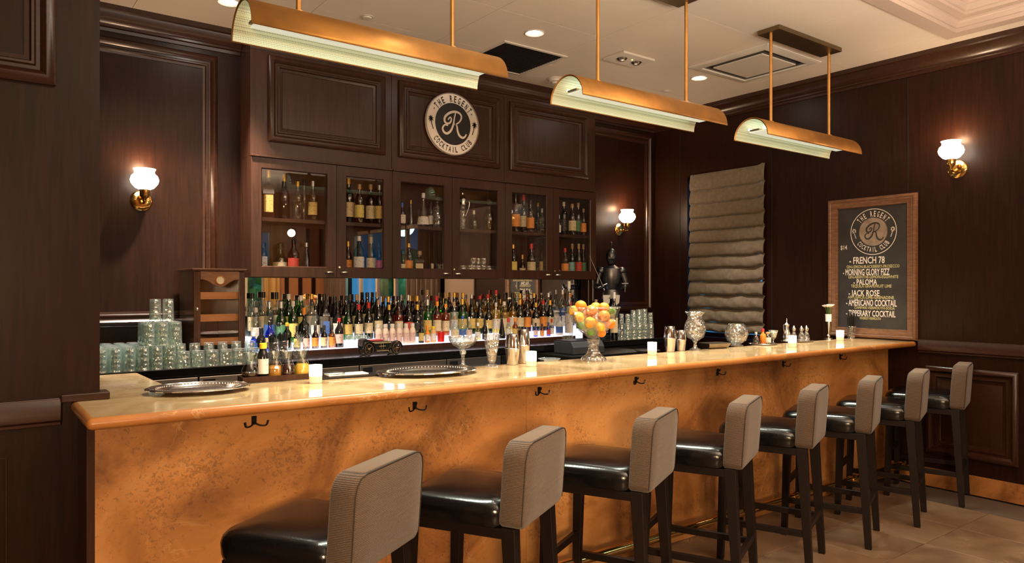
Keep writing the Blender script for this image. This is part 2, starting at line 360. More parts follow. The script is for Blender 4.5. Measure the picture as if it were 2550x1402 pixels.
def ring_text(parent, mat_, P, s_, rad, a_mid, a_span, hgt, wd, h, inward=False):
    n = len(s_)
    for i, ch in enumerate(s_):
        if ch == ' ': continue
        a = a_mid + a_span * ((i + .5) / n - .5) * (1 if inward else -1)
        vs, fs, x0, x1 = tgeo(ch); cx = (x0 + x1) / 2; kw = wd / max(x1 - x0, .35) if ch != 'I' else wd / .55; kh = hgt / .72
        ex = (sin(a), -cos(a)) if not inward else (-sin(a), cos(a)); ey = (cos(a), sin(a)) if not inward else (-cos(a), -sin(a))
        bx, by = (rad * cos(a), rad * sin(a)) if not inward else ((rad + hgt) * cos(a), (rad + hgt) * sin(a))
        mb = MB(); mb.add([P(bx + ex[0] * (x - cx) * kw + ey[0] * y * kh, by + ex[1] * (x - cx) * kw + ey[1] * y * kh, h) for x, y in vs], fs); mb.obj('letter', mat_, parent, 0)
def conv(pts): return smooth_pts([((x - 745) / 500, -(y - 690 - .13 * (x - 745)) / 540) for x, y in pts], 7)
RSTR = [conv([(655, 620), (690, 575), (712, 610), (690, 665), (640, 683), (597, 645), (605, 570), (680, 503), (780, 480), (860, 510), (888, 570), (862, 640), (800, 690), (757, 694)]),
        conv([(785, 500), (765, 590), (748, 690), (705, 800), (640, 850), (585, 825), (562, 765), (595, 708), (655, 715)]),
        conv([(775, 690), (808, 720), (820, 800), (850, 880), (905, 922), (950, 905), (975, 862)])]
def emblem(parent, P, R, cream, black, chalk=False, step=.0015):
    circ = lambda r, n=56: [(r * cos(2 * pi * i / n), r * sin(2 * pi * i / n)) for i in range(n)]
    def disc(r, h): mb = MB(); pts = circ(r); mb.add([P(0, 0, h)] + [P(a, b, h) for a, b in pts], [(0, i + 1, (i + 1) % len(pts) + 1) for i in range(len(pts))]); return mb
    if not chalk:
        disc(R * .69, step).obj('inner_disc', black, parent, 0)
        ink = black; rc = cream
    else:
        mb = MB(); mb.stroke(P, circ(R), R * .03, step, True); mb.obj('chalk_ring', cream, parent, 0)
        disc(R * .62, step).obj('inner_disc', MATS['rubbed chalk'], parent, 0); ink = cream; rc = black
    mb = MB()
    for st in RSTR:
        n = len(st); mb.stroke(P, [(a * R * (1.12 if not chalk else .98), b * R * (1.05 if not chalk else .95)) for a, b in st], [R * (.045 + .035 * sin(pi * i / n) ** 2) for i in range(n)], step * 2)
    mb.obj('script_letter', rc, parent, 0)
    hg = R * (.22 if not chalk else .25)
    ring_text(parent, ink, P, 'THE REGENT', R * (.725 if not chalk else .67), pi / 2, R_(112), hg, R * .085, step * 2)
    ring_text(parent, ink, P, 'COCKTAIL CLUB', R * (.745 if not chalk else .67), -pi / 2, R_(112), hg * .85, R * .085, step * 2, True)
    if not chalk:
        mb = MB()
        for a in (R_(150), R_(30)):
            c = (R * .84 * cos(a), R * .84 * sin(a)); mb.add([P(c[0] + R * .022 * cos(k * pi / 4), c[1] + R * .022 * sin(k * pi / 4), step * 2) for k in range(8)], [tuple(range(8))])
        mb.obj('dots', ink, parent, 0)
    for sg in (-1, 1):
        mb = MB(); c = (sg * R * .85, R * .08)
        for k in range(8):
            a = k * pi / 4 + .3; mb.stroke(P, [c, (c[0] + cos(a) * R * .07, c[1] + sin(a) * R * .08), (c[0] + cos(a) * R * .11, c[1] + sin(a) * R * .12 - R * .02)], [R * .05, R * .035, R * .004], step * 2)
        mb.stroke(P, [(c[0], c[1]), (c[0] - sg * R * .03, c[1] - R * .17), (c[0] - sg * R * .09, c[1] - R * .34)], R * .028, step * 2)
        mb.obj('palm_tree', ink, parent, 0)
# ------------------------------------------------------------------ room shell
XR, YB = 5.80, 5.20
MB().box(-3.0, -3.6, -.12, XR + .2, YB + .2, -.012).obj('floor', mat('floor bedding', (.09, .06, .04), .8), smooth=0); fl = bpy.data.objects['floor']; struct(fl)
tile_me = None
TS = .457
for i in range(13):
    for j in range(13):
        x = -.1 + i * TS; y = -3.1 + j * TS
        if x > XR - .02: continue
        if tile_me is None: tile_me = MB().box(0, 0, -.012, TS - .004, TS - .004, 0).mesh('tile', 0)
        if x + TS > XR + .02: continue
        o = mobj('tile', tile_me, TILE, fl, .0015, 1); o.location = (x, y, 0)
MB().box(-3, -3.6, -.011, -.1, 2.8, -.002).obj('floor_edge', TILE, fl, 0); MB().box(5.845 - .013, -3.6, -.011, XR, 2.8, -.002)
# ceiling with recessed coffer
CX0, CX1, CY0, CY1 = 2.2, 5.56, -1.4, 2.25
mb = MB(); z0, z1 = H + .012, H + .3
mb.box(-3, CY1, z0, XR + .2, YB + .2, z1).box(-3, -3.6, z0, CX0, CY1, z1).box(CX1, -3.6, z0, XR + .2, CY1, z1).box(CX0, -3.6, z0, CX1, CY0, z1)
ce = struct(mb.obj('ceiling', PLAST, smooth=0))
gx = [-3, -1.2, -.1, .85, 1.78, 2.71, 3.60, 4.57, 5.47, XR]; gy = [CY1, 3.05, 3.72, 4.42, YB]
for i in range(len(gx) - 1):
    for j in range(len(gy) - 1):
        MB().box(gx[i] + .0015, gy[j] + .0015, H, gx[i + 1] - .0015, gy[j + 1] - .0015, H + .012).obj('ceiling_panel', PLAST, ce, 0)
for a in ((-3, -3.6, CX0, CY1), (CX1, -3.6, XR, CY1), (CX0, -3.6, CX1, CY0)):
    MB().box(a[0] + .0015, a[1] + .0015, H, a[2] - .0015, a[3] - .0015, H + .012).obj('ceiling_panel', PLAST, ce, 0)
mb = MB(); P = lambda u, v, h: (u, v, H + h)
mb.frame(P, CX0, CX1, CY0, CY1, [(0, .02), (0, -.012), (.10, -.012), (.10, .0), (.100, .014), (.112, .018), (.116, .040), (.132, .050), (.132, .065), (.19, .065), (.19, .085), (.205, .092), (.210, .125), (.235, .140), (.235, .160), (.30, .160), (.30, .180), (.318, .190), (.324, .225), (.345, .240), (.345, .27)])
o = mb.obj('trim_1', PLAST2, smooth=25); struct(o)
# back wall, left pier, rear walls
mb = MB().box(.406, YB, 0, XR + .2, YB + .2, H); wb = struct(mb.obj('wall_back', WOOD, smooth=0))
wl = struct(MB().box(-3, 3.10, 0, .406, YB + .2, H).obj('wall_left', WOOD, smooth=0))
YW0, YW1, ZW0, ZW1 = 3.90, 4.76, 1.0, 2.59
mb = MB().box(XR, -3.6, 0, XR + .2, -2.75, H).box(XR, -2.75, 0, XR + .2, -.05, .85).box(XR, -2.75, 2.5, XR + .2, -.05, H).box(XR, -.05, 0, XR + .2, YW0, H)
mb.box(XR, YW1, 0, XR + .2, YB + .2, H).box(XR, YW0, 0, XR + .2, YW1, ZW0).box(XR, YW0, ZW1, XR + .2, YW1, H)
wr = struct(mb.obj('wall_right', WOOD, smooth=0))
OCH = mat('ochre lounge wall', (.42, .17, .06), .6)
TANW = mat('taupe lounge wall', (.35, .26, .19), .6)
mb = MB().box(-3, -3.8, 0, XR + .2, -3.6, .9).box(-3, -3.8, 2.5, XR + .2, -3.6, H).box(-3, -3.8, .9, 3.9, -3.6, 2.5).box(4.62, -3.8, .9, XR + .2, -3.6, 2.5)
struct(mb.obj('wall_rear', OCH, smooth=0)); struct(MB().box(-3.2, -3.8, 0, -3.0, YB, H).obj('wall_side', TANW, smooth=0))
# lounge side: window with frame and curtains (seen only in the mirror)
TAN = struct(MB().box(XR - .02, 1.0, .9, XR - .001, 1.78, 2.6).obj('trim_2', TANW, smooth=0))
CRM = mat('cream window frame', (.62, .47, .30), .5)
wn = struct(thing('window_1', 'lounge window', 'window')); del wn['label']; del wn['category']
for y in (-2.75, -2.08, -1.40, -.72, -.11): MB().box(XR + .03, y, .85, XR + .09, y + .06, 2.5).obj('window_frame', CRM, wn, 0)
for z in (.85, 2.44): MB().box(XR + .03, -2.69, z, XR + .09, -.11, z + .06).obj('window_frame', CRM, wn, 0)
MB().box(XR + .055, -2.69, .91, XR + .061, -.11, 2.44).obj('window_pane', PANE, wn, 0)
CURT = mat('brown curtain', (.10, .055, .028), .8, sheen=.3); CURTG = mat('gold curtain', (.50, .27, .07), .7)
def curtain(x, y, lng, axis, m, label):
    mb = MB(); n = 60; vs = []; fs = []
    for i in range(n + 1):
        t = i / n * lng; o_ = .035 * sin(t * 42) + .012 * sin(t * 97)
        for z in (.02, 2.7): vs.append((x + o_, y + t, z) if axis == 'y' else (x + t, y + o_, z))
    for i in range(n): fs.append((2 * i, 2 * i + 2, 2 * i + 3, 2 * i + 1))
    o = mb.add(vs, fs).obj('curtain', m); s = o.modifiers.new('t', 'SOLIDIFY'); s.thickness = .004; tag(o, label, 'curtain')
curtain(XR - .08, -.10, 1.05, 'y', CURT, 'dark brown pleated curtain seen right of centre in the back-bar mirror')
curtain(XR - .08, -3.45, .95, 'y', CURT, 'dark brown pleated curtain mirrored above the middle bottles')
curtain(4.55, -3.5, .30, 'x', CURTG, 'gold curtain mirrored above the green bottles')
for k in range(3):
    struct(MB().box(4.98 + k * .27, -3.6, .9, 5.05 + k * .27, -3.57, 2.6).obj('trim_3', WOOD, smooth=0))
wn2 = struct(thing('window_2', 'x', 'x')); del wn2['label']; del wn2['category']
for x in (3.9, 4.24, 4.57): MB().box(x, -3.72, .9, x + .05, -3.66, 2.5).obj('window_frame', CRM, wn2, 0)
MB().box(3.95, -3.70, .9, 4.57, -3.695, 2.5).obj('window_pane', PANE, wn2, 0)
HEDGE = mat('garden foliage', (.02, .10, .035), .7, var=(.05, .25, .07), vscale=6)
mb = MB()
for k in range(90):
    c = (random.uniform(6.9, 8.4), random.uniform(-3.5, 1.0), random.uniform(.2, 2.1)); mb.ball(c, random.uniform(.2, .38), 7, 5)
for k in range(40): mb.ball((random.uniform(3.4, 5.2), random.uniform(-5.6, -4.6), random.uniform(.2, 2.3)), random.uniform(.2, .35), 7, 5)
tag(mb.obj('garden_hedge', HEDGE), 'dim green hedge outside the lounge windows, mirrored behind bottles', 'hedge', kind='stuff')
light('POINT', (6.4, -1.8, 2.6), 60, (.5, .9, 1), size=.2, name='garden_light'); light('POINT', (4.4, -4.2, 2.6), 25, (.6, 1, .7), size=.2, name='garden_light')
# mouldings on walls
PY = lambda Y: (lambda u, v, h: (u, Y - h, v)); PX = lambda X: (lambda u, v, h: (X - h, u, v))
MOLD = [(0, 0), (0, .018), (.012, .030), (.030, .034), (.040, .026), (.048, .014), (.060, .014), (.066, .020), (.074, .020), (.080, .008), (.095, .005), (.095, 0)]
RAISE = MOLD[:-1] + [(.10, .001), (.15, .016)]
def panel(parent, P, u0, u1, v0, v1, prof=MOLD, m=WOODH, name='panel_moulding', fill=False):
    o = MB().frame(P, u0, u1, v0, v1, prof, fill).obj(name, m, parent, 40); return o
panel(wb, PY(YB), .42, 1.387, 1.24, 3.07); panel(wb, PY(YB), 4.84, 5.745, 1.24, 3.07)
panel(wl, PY(3.10), -1.3, .265, 2.223, 3.05)
panel(wl, PY(3.10), -1.3, .12, .25, .90, [(0, 0), (.0, .008), (.004, .008), (.004, 0)])
panel(wr, PX(XR), 1.885, 2.49, .25, .90, RAISE, fill=True)
panel(wr, PX(XR), 1.05, 1.75, .25, .90, RAISE, fill=True)
for y in (2.62, 3.80, 3.30 + 1.55): MB().box(XR - .003, y, 1.1, XR + .001, y + .006, 3.1).obj('panel_seam', mat('seam shadow gap', (.004, .002, .001), .8), wr, 0)
# crown and rails
CR = [(0, H), (0, H - .15), (.012, H - .15), (.015, H - .13), (.03, H - .125), (.03, H - .112), (.045, H - .105), (.065, H - .07), (.075, H - .04), (.09, H - .033), (.09, H)]
cr = MB()
cr.extr([(YB - u, z) for u, z in CR], 'x', .406, 1.54).extr([(YB - u, z) for u, z in CR], 'x', 4.735, XR)
struct(cr.obj('trim_4', WOODH, smooth=40))
struct(MB().extr([(XR - u, z) for u, z in CR], 'y', -3.6, YB).obj('trim_5', WOODH, smooth=40))
struct(MB().extr([(3.10 - u, z) for u, z in CR], 'x', -3, .406).obj('trim_6', WOODH, smooth=40))
RL = [(0, .997), (.022, .997), (.022, 1.010), (.030, 1.015), (.030, 1.080), (.022, 1.090), (.022, 1.095), (0, 1.095)]
struct(MB().extr([(XR - u, z) for u, z in RL], 'y', -3.6, 2.54).obj('trim_7', WOODH, smooth=40, bevel=.002))
o = MB().extr([(3.10 - u, z) for u, z in RL], 'x', -3, .28).obj('trim_8', WOODH, smooth=40, bevel=.002); struct(o)
struct(MB().box(.28, 3.07, 1.0775, .436, 3.16, 1.105).obj('trim_9', WOODH, smooth=0, bevel=.003))
struct(MB().box(XR - .022, -3.6, 0, XR, 2.77, .136).obj('baseboard_right', STONE, smooth=0, bevel=.002))
# window on the right wall with roman shade
w3 = struct(thing('window_3', 'x', 'x')); del w3['label']; del w3['category']
for a in ((YW0, ZW0, YW0 + .03, ZW1), (YW1 - .03, ZW0, YW1, ZW1), (YW0, ZW0, YW1, ZW0 + .04), (YW0, ZW1 - .04, YW1, ZW1), (YW0 + .44, ZW0, YW0 + .46, ZW1)):
    MB().box(XR + .12, a[0], a[1], XR + .17, a[2], a[3]).obj('window_frame', WOODH, w3, 0)
MB().box(XR + .142, YW0 + .02, ZW0 + .02, XR + .147, YW1 - .02, ZW1 - .02).obj('window_pane', PANE, w3, 0)
sh = thing('roman_shade', 'taupe linen roman shade in stacked folds over the right wall window', 'blind', (XR, 4.28, 1.05))
zs = [2.60, 2.436, 2.30, 2.167, 2.04, 1.92, 1.785, 1.673, 1.54, 1.41, 1.283, 1.15, 1.058]
for k in range(12):
    za, zb = zs[k] - 1.05, zs[k + 1] - 1.05; n, m = 30, 9; vs = []; fs = []; puff = .036 + .030 * (k / 11); rnd = random.Random(k)
    ph = rnd.uniform(0, 6); fq = rnd.uniform(9, 13)
    for i in range(n + 1):
        y = -.42 + .84 * i / n; e = min(1, (i / n) / .12) if k < 8 else 1
        wv = sin(y * fq + ph) * .5 + sin(y * fq * 2.3 + ph * 2) * .3; wk = (.2 + .8 * k / 11)
        for j in range(m + 1):
            u = j / m; z = za + (zb - za) * u
            off = puff * sin(pi * min(1, u * .62 + .08)) if u < .92 else puff * .35
            sag = -.010 * wv * wk * u - (.012 * (1 - e) * -1)
            vs.append((-.012 - off * (.75 + .25 * wv * wk) + .004 * sin(y * 40 + j) * wk, y, z + sag + (.012 * sin(y * 60 + k) * (1 - e))))
    for i in range(n):
        for j in range(m): a = i * (m + 1) + j; fs.append((a, a + 1, a + m + 2, a + m + 1))
    o = MB().add(vs, fs).obj('fold', LINEN, sh, 60); s = o.modifiers.new('t', 'SOLIDIFY'); s.thickness = .003
# ------------------------------------------------------------------ bar counter
bar = thing('bar_counter', 'long honey travertine bar base running from the left pier to the right wall', 'bar', (.36, 2.86, 0))
OX, OY = .36, 2.86
fy = lambda x: 2.86 - (x - .36) * .0158
mb = MB(); mb.poly([(.0, .03), (XR - OX, .03 - .086), (XR - OX, .12), (.0, .20)], .0, 1.035); mb.obj('bar_core', WOOD, bar, 0)
xs = [.36, 2.226, 4.07, XR]
for i in range(3):
    a, b = xs[i] + (.001 if i else 0), xs[i + 1] - .001
    MB().hexa([(a - OX, fy(a) - OY, .002), (b - OX, fy(b) - OY, .002), (b - OX, fy(b) - OY + .028, .002), (a - OX, fy(a) - OY + .028, .002)],
              [(a - OX, fy(a) - OY, 1.036), (b - OX, fy(b) - OY, 1.036), (b - OX, fy(b) - OY + .028, 1.036), (a - OX, fy(a) - OY + .028, 1.036)]).obj('stone_slab', STONE, bar, 0)
MB().box(-.025, 0, .0, -.0005, .236, 1.036).obj('end_panel', CABW, bar, 0)
def hook_mesh():
    mb = MB(); mb.box(-.011, -.006, -.02, .011, 0, .022)
    mb.tube(smooth_pts([(0, -.006, -.01), (-.02, -.03, -.022), (-.045, -.045, -.022), (-.052, -.05, .0)], 5), [.004] * 15 + [.006], 6)
    mb.tube(smooth_pts([(0, -.006, -.01), (.02, -.03, -.022), (.045, -.045, -.022), (.052, -.05, .0)], 5), [.004] * 15 + [.006], 6)
    mb.tube([(0, -.006, .012), (0, -.03, .008), (0, -.036, .02)], .004, 6); return mb.mesh('coat_hook')
hk = hook_mesh()
for px, py in ((632, 1047), (1032, 1010), (1342, 972), (1583, 946), (1787, 925), (1950, 905), (2092, 888)):
    t = (px - 1275) / F; d = 2.83 / (FY - FX * t); x = d * (FX + FY * t); d2 = fy(x) / (FY - FX * t); x = d2 * (FX + FY * t)
    o = mobj('coat_hook', hk, BLKM, bar); o.location = (x - OX, fy(x) - OY, 1.5 - (py - HY) * d2 / F); o.scale = (.85, .6, .8)
mb = MB(); mb.tube([(.05, -.20, .16), (XR - OX - .01, -.285, .16)], .024, 12); mb.obj('foot_rail', BRASSP, bar)
for k in range(8):
    x = .35 + k * .7; y = -.20 - x * .0155
    MB().tube(smooth_pts([(x, y, .16), (x, y + .06, .15), (x, y + .10, .09), (x, y + .19, .06)], 4), .011, 8).lathe([(0, -.03), (.03, -.03), (.034, 0), (.03, .03), (0, .03)], 12, (x, y, .16), axis=Matrix.Rotation(pi / 2, 3, 'Y')).obj('rail_bracket', BRASSP, bar)
topo = MB().poly([(.311, 2.651), (XR - .001, 2.557), (XR - .001, 3.06), (.70, 3.215), (.683, 3.94), (.408, 3.94), (.408, 3.098), (.311, 3.098)], 1.0365, 1.077).obj('worktop', TOPST, None, 40, bevel=.0185, seg=4)
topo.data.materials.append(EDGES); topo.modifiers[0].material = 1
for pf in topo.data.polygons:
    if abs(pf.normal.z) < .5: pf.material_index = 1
tag(topo, 'polished travertine worktop with bullnose edge on the long bar', 'worktop')
# return support under the L
tag(MB().box(.42, 3.24, 0, .66, 3.92, 1.036).obj('bar_return', WOOD, smooth=0), 'dark wood base under the short return of the worktop', 'bar')
# ------------------------------------------------------------------ back counter
ZC, YC = 1.015, 4.58
bc = thing('back_counter', 'glossy black back counter below the liquor cabinets', 'counter', (3, YC, 0))
MB().box(.41 - 3, 0, .965, 5.24 - 3, YB - YC - .001, ZC).obj('counter_top', BLKTOP, bc, 0, bevel=.004)
MB().box(.41 - 3, .06, .0, 5.20 - 3, YB - YC - .002, .964).obj('counter_body', BLKM, bc, 0)
st = thing('bottle_riser', 'low tiered bottle riser with backlit top along the mirror', 'riser', (3.13, 4.9, ZC))
MB().box(1.56 - 3.13, 0, .001, 4.42 - 3.13, .05, .034).obj('riser_front', CABW, st, 0)
MB().box(1.56 - 3.13, 0.0, .035, 4.42 - 3.13, .10, .041).obj('lit_shelf', LEDW, st, 0)
MB().box(1.56 - 3.13, .101, .001, 4.60 - 3.13, .19, .085).obj('lower_tier', LEDW, st, 0)
MB().box(1.56 - 3.13, .191, .001, 4.60 - 3.13, .268, .13).obj('upper_tier', LEDW, st, 0)
T1, T2, T3 = ZC + .0415, ZC + .0855, ZC + .1305
mi = MB().box(1.545, 5.17, ZC + .001, 4.733, 5.199, 1.558).obj('mirror', MIRR, smooth=0); tag(mi, 'wide mirror strip behind the bottles reflecting the lounge', 'mirror')
def fridge(x0, x1, label, m, lock=None, drawers=0):
    f = thing('undercounter_fridge', label, 'fridge', ((x0 + x1) / 2, YC + .03, 0)); hw = (x1 - x0) / 2 - .004
    MB().box(-hw, -.02, .08, hw, .02, .955).obj('door', m, f, 0, bevel=.003)
    MB().box(-hw + .03, -.045, .86, hw - .03, -.021, .885).obj('handle', STEEL, f, 0, bevel=.003)
    MB().box(-hw + .02, -.026, .905, -hw + .09, -.0205, .94).obj('display', BLKP, f, 0)
    if lock: MB().lathe([(0, -.012), (.012, -.012), (.014, 0)], 14, (0, -.02, .93), axis=Matrix.Rotation(pi / 2, 3, 'X')).obj('lock', BLKM if m is STEEL else CHROME, f)
fridge(.72, 1.12, 'stainless fridge door beneath the stacked glasses', STEEL)
fridge(1.12, 1.62, 'stainless fridge door with round lock beneath the humidor', STEEL, 1)
fridge(1.62, 2.16, 'stainless fridge door behind the caddy and first candle', STEEL)
fridge(2.16, 2.86, 'stainless fridge with small display behind the large tray', STEEL)
fridge(2.86, 3.36, 'grey fridge door behind the glass compote', mat('grey steel', (.30, .31, .34), .35, 1))
fridge(3.36, 4.30, 'black fridge door behind the shakers', BLKP); fridge(4.30, 5.18, 'black fridge with round lock behind the fruit bowl', BLKP, 1)
# ------------------------------------------------------------------ cabinets
YD = 4.96
def cabinet(x0, x1, pan, label, splits):
    c = thing('liquor_cabinet', label, 'cabinet', ((x0 + x1) / 2, YB, 1.56)); X = lambda x: x - (x0 + x1) / 2; Y = lambda y: y - YB; Z = lambda z: z - 1.56
    g = .002
    MB().box(X(x0 + g), Y(4.99), Z(1.56), X(x1 - g), Y(YB - .001), Z(1.585)).obj('bottom_board', CABW, c, 0)
    MB().box(X(x0 + g), Y(5.175), Z(1.585), X(x1 - g), Y(YB - .002), Z(2.38)).obj('back_board', CABW, c, 0)
    for a, b in ((x0 + g, x0 + .02), (x1 - .02, x1 - g), (splits - .01, splits + .01)):
        MB().box(X(a), Y(4.985), Z(1.586), X(b), Y(5.174), Z(2.38)).obj('side_board', CABW, c, 0)
    for a, b in ((x0 + .021, splits - .011), (splits + .011, x1 - .021)):
        MB().box(X(a), Y(4.99), Z(1.945), X(b), Y(5.174), Z(1.97)).obj('shelf', CABW, c, 0)
    MB().box(X(x0 + g), Y(4.975), Z(2.381), X(x1 - g), Y(YB - .001), Z(H - .012)).obj('upper_box', CABW, c, 0)
    P0 = PY(Y(4.975)); panel(c, lambda u, v, h: P0(X(u), Z(v), h), pan[0], pan[1], 2.49, 3.08, MOLD[:-1] + [(.10, -.0), (.101, .001)], m=CABW, name='raised_panel', fill=True)
    MB().box(X(x0 + g), Y(4.945), Z(2.376), X(x1 - g), Y(4.974), Z(2.388)).obj('ledge', CABW, c, 0, bevel=.002)
    for s, (a, b) in enumerate(((x0, splits), (splits, x1))):
        a += .002; b -= .002; sw = .075; z0, z1 = 1.562, 2.374
        mb = MB(); mb.frame(lambda u, v, h: (X(u), Y(4.984) - h, Z(v)), a, b, z0, z1, [(0, 0), (0, .024), (sw - .006, .024), (sw, .018), (sw, 0), (0, 0)], False)
        d = mb.obj('door', CABW, c, 40)
        MB().box(X(a + sw + .0005), Y(4.972), Z(z0 + sw), X(b - sw - .0005), Y(4.976), Z(z1 - sw)).obj('door_glass', PANE, d, 0)
        hx = (b - .055) if s == 0 else (a + .055)
        prof = [(.0, .013), (.008, .012), (.014, .008), (.017, 0)]
        mb = MB(); mb.lathe([(0, .016), (.5, .014), (.85, .009), (1, 0)], 14, (0, 0, 0), sx=.034, sy=.024, a0=pi, a1=2 * pi)
        o = mb.obj('handle', NICK, d); o.location = (X(hx), Y(4.960), Z(1.592)); o.scale = (1, 1, 1.1)
        s2 = o.modifiers.new('t', 'SOLIDIFY'); s2.thickness = .002
        if s == 1:
            MB().lathe([(0, -.008), (.009, -.006), (.011, 0)], 12, (X(a + .018), Y(4.960), Z(1.632)), axis=Matrix.Rotation(pi / 2, 3, 'X') @ Matrix.Rotation(pi, 3, 'X')).obj('lock', NICK, d)
    return c
cabs = [(1.541, 2.603, (1.661, 2.546), 2.155), (2.603, 3.672, (2.661, 3.618), 3.140), (3.672, 4.735, (3.726, 4.633), 4.205)]
LBL = ['left liquor cabinet, two glass doors under a plain raised panel', 'middle liquor cabinet, glass doors under the panel with round sign', 'right liquor cabinet, glass doors under a plain raised panel']
for (a, b, p, s), l in zip(cabs, LBL): cabinet(a, b, p, l, s)
struct(MB().extr([(4.975 - u * .45, z) for u, z in CR], 'x', 1.541, 4.735).obj('trim_10', WOODH, smooth=40))
# round sign
sg = thing('round_sign', 'round cream and black club sign with script letter above the cabinets', 'sign', (3.137, 4.948, 2.800))
MB().lathe([(0, -.012), (.25, -.012), (.25, 0), (.243, .006), (0, .006)], 64, axis=Matrix.Rotation(pi / 2, 3, 'X')).obj('sign_disc', SIGNW, sg)
mb = MB(); mb.lathe([(.243, .006), (.25, .006), (.25, .010), (.243, .010)], 64, axis=Matrix.Rotation(pi / 2, 3, 'X')); mb.obj('sign_rim', STEEL, sg)
emblem(sg, lambda u, v, h: (u, -.0065 - h, v), .243, SIGNW, SIGNB)
# chalkboard
cb = thing('chalkboard', 'framed black chalkboard listing cocktails, standing on the bar against the wall', 'chalkboard', (XR, 2.902, 1.083))
Wb, Hb = .71, 1.128; PB = lambda u, v, h: (-.004 - h, -u, v)
MB().frame(PB, -Wb / 2, Wb / 2, 0, Hb, [(0, 0), (0, .022), (.008, .034), (.022, .036), (.030, .028), (.038, .030), (.060, .018), (.072, .020), (.078, .010), (.078, .004)], False).obj('frame', FRAMEW, cb, 40)
MB().box(-.008, -Wb / 2 + .07, .07, -.003, Wb / 2 - .07, Hb - .07).obj('slate', CHALK, cb, 0)
mat('rubbed chalk', (.34, .27, .22), .9, var=(.22, .17, .14), vscale=18)
def bp(px, py):
    x, y, z = at_x(px, py, XR - .01); return (2.902 - y, z - 1.083)
c0 = bp(2174, 577); rr = .182
emblem(cb, lambda u, v, h: PB(c0[0] + u, c0[1] + v, .0045 + h), rr, CHW, CHALK, True, .0004)
rows = [("- FRENCH 78", 2115, 2203, 656, 18, CHW), ("GIN-LEMON-BLACKBERRY-PROSECCO", 2108, 2240, 667, 8, CHY), ("- MORNING GLORY FIZZ", 2099, 2215, 685, 17, CHW),
        ("GIN-ABSINTHE-LEMON-EGGWHITE", 2112, 2237, 693, 8, CHY), ("- PALOMA", 2125, 2184, 709, 15, CHW), ("TEQUILA GRAPEFRUIT LIME", 2119, 2220, 716, 8, CHY),
        ("- JACK ROSE", 2113, 2190, 737, 16, CHW), ("APPLEJACK-LIME-GRENADINE", 2111, 2226, 744, 8, CHY), ("- AMERICANO COCKTAIL", 2107, 2233, 762, 17, CHW),
        ("CAMPARI-VERMOUTH-SODA", 2127, 2228, 770, 7, CHY), ("- TIPPERARY COCKTAIL", 2107, 2230, 788, 16, CHW), ("WHISKEY-VERMOUTH", 2140, 2193, 796, 7, CHY)]
for s_, xa, xb, y, hp, m in rows:
    a = bp(xa, y); b = bp(xb, y); mb = MB(); sc = dep(XR, 2.9) / F
    text_line(mb, lambda u, v, h: PB(u, v, h), s_, a[0], b[0], (a[1] + b[1]) / 2, hp * sc * .95, .0048)
    mb.obj('chalk_writing', m, cb, 0)
mb = MB(); a = bp(2093, 622); text_line(mb, PB, '$14', a[0], a[0] + .055, a[1], .035, .0048); mb.obj('chalk_writing', CHW, cb, 0)
# ------------------------------------------------------------------ pendants
def pendant(cx, label):
    p = thing('pendant_lamp', label, 'lamp', (cx, 2.89, 2.485)); hl = .60; r = .128
    Q = Matrix(((0, 0, 1), (1, 0, 0), (0, 1, 0)))      # lathe axis -> x : local (x,y,z)->(z,x,y)
    mb = MB(); mb.lathe([(r, -hl), (r, hl)], 28, (0, 0, 0), a0=0, a1=pi, axis=Q); o = mb.obj('shade', BRASS, p)
    s = o.modifiers.new('t', 'SOLIDIFY'); s.thickness = .003; s.offset = 1
    mb = MB(); mb.lathe([(r - .006, -hl + .004), (r - .006, hl - .004)], 24, a0=.02, a1=pi - .02, axis=Q); mb.obj('perforated_liner', PERF, p)
    mb = MB(); mb.box(-hl + .05, -.080, .042, hl - .05, .045, .050); mb.obj('light_diffuser', DIFF, p, 0, bevel=.002)
    mb = MB(); mb.box(-hl + .04, -.035, .051, hl - .04, .035, .060); mb.obj('lamp_tray', BRONZE, p, 0)
    for yy in (-.062, .062): MB().tube([(-hl + .06, yy * .9, .068), (hl - .06, yy * .9, .068)], .008, 8).obj('lamp_tube', TUBE, p)
    for sx in (-.37, .37):
        mb = MB(); mb.tube([(sx, 0, r - .002), (sx, 0, H - 2.485 - .03)], .0105, 10); mb.obj('rod', BRASS, p)
        MB().lathe([(.022, 0), (.022, .008), (.012, .012)], 14, (sx, 0, r)).obj('rod_collar', BRASS, p)
    MB().box(-.40, -.085, H - 2.485 - .032, .40, .085, H - 2.485 - .0005).obj('ceiling_plate', BRONZE, p, 0, bevel=.004)
    return p
pls = [(1.46, 'nearest long brass pendant lamp, in front of the left cabinet'), (3.140, 'middle long brass pendant lamp over the bar'), (4.765, 'farthest long brass pendant lamp, in front of the window shade')]
pr = pendant(*pls[0]); pr['group'] = 'pendant lamps over the bar'
for x, l in pls[1:]: dup(pr, (x, 2.89, 2.485), label=l)
for x, l in pls: light('AREA', (x, 2.88, 2.522), 15, (.93, 1, .84), (x, 2.88, 0), 1.05, .12, name='pendant_tube').data.spread = R_(88)
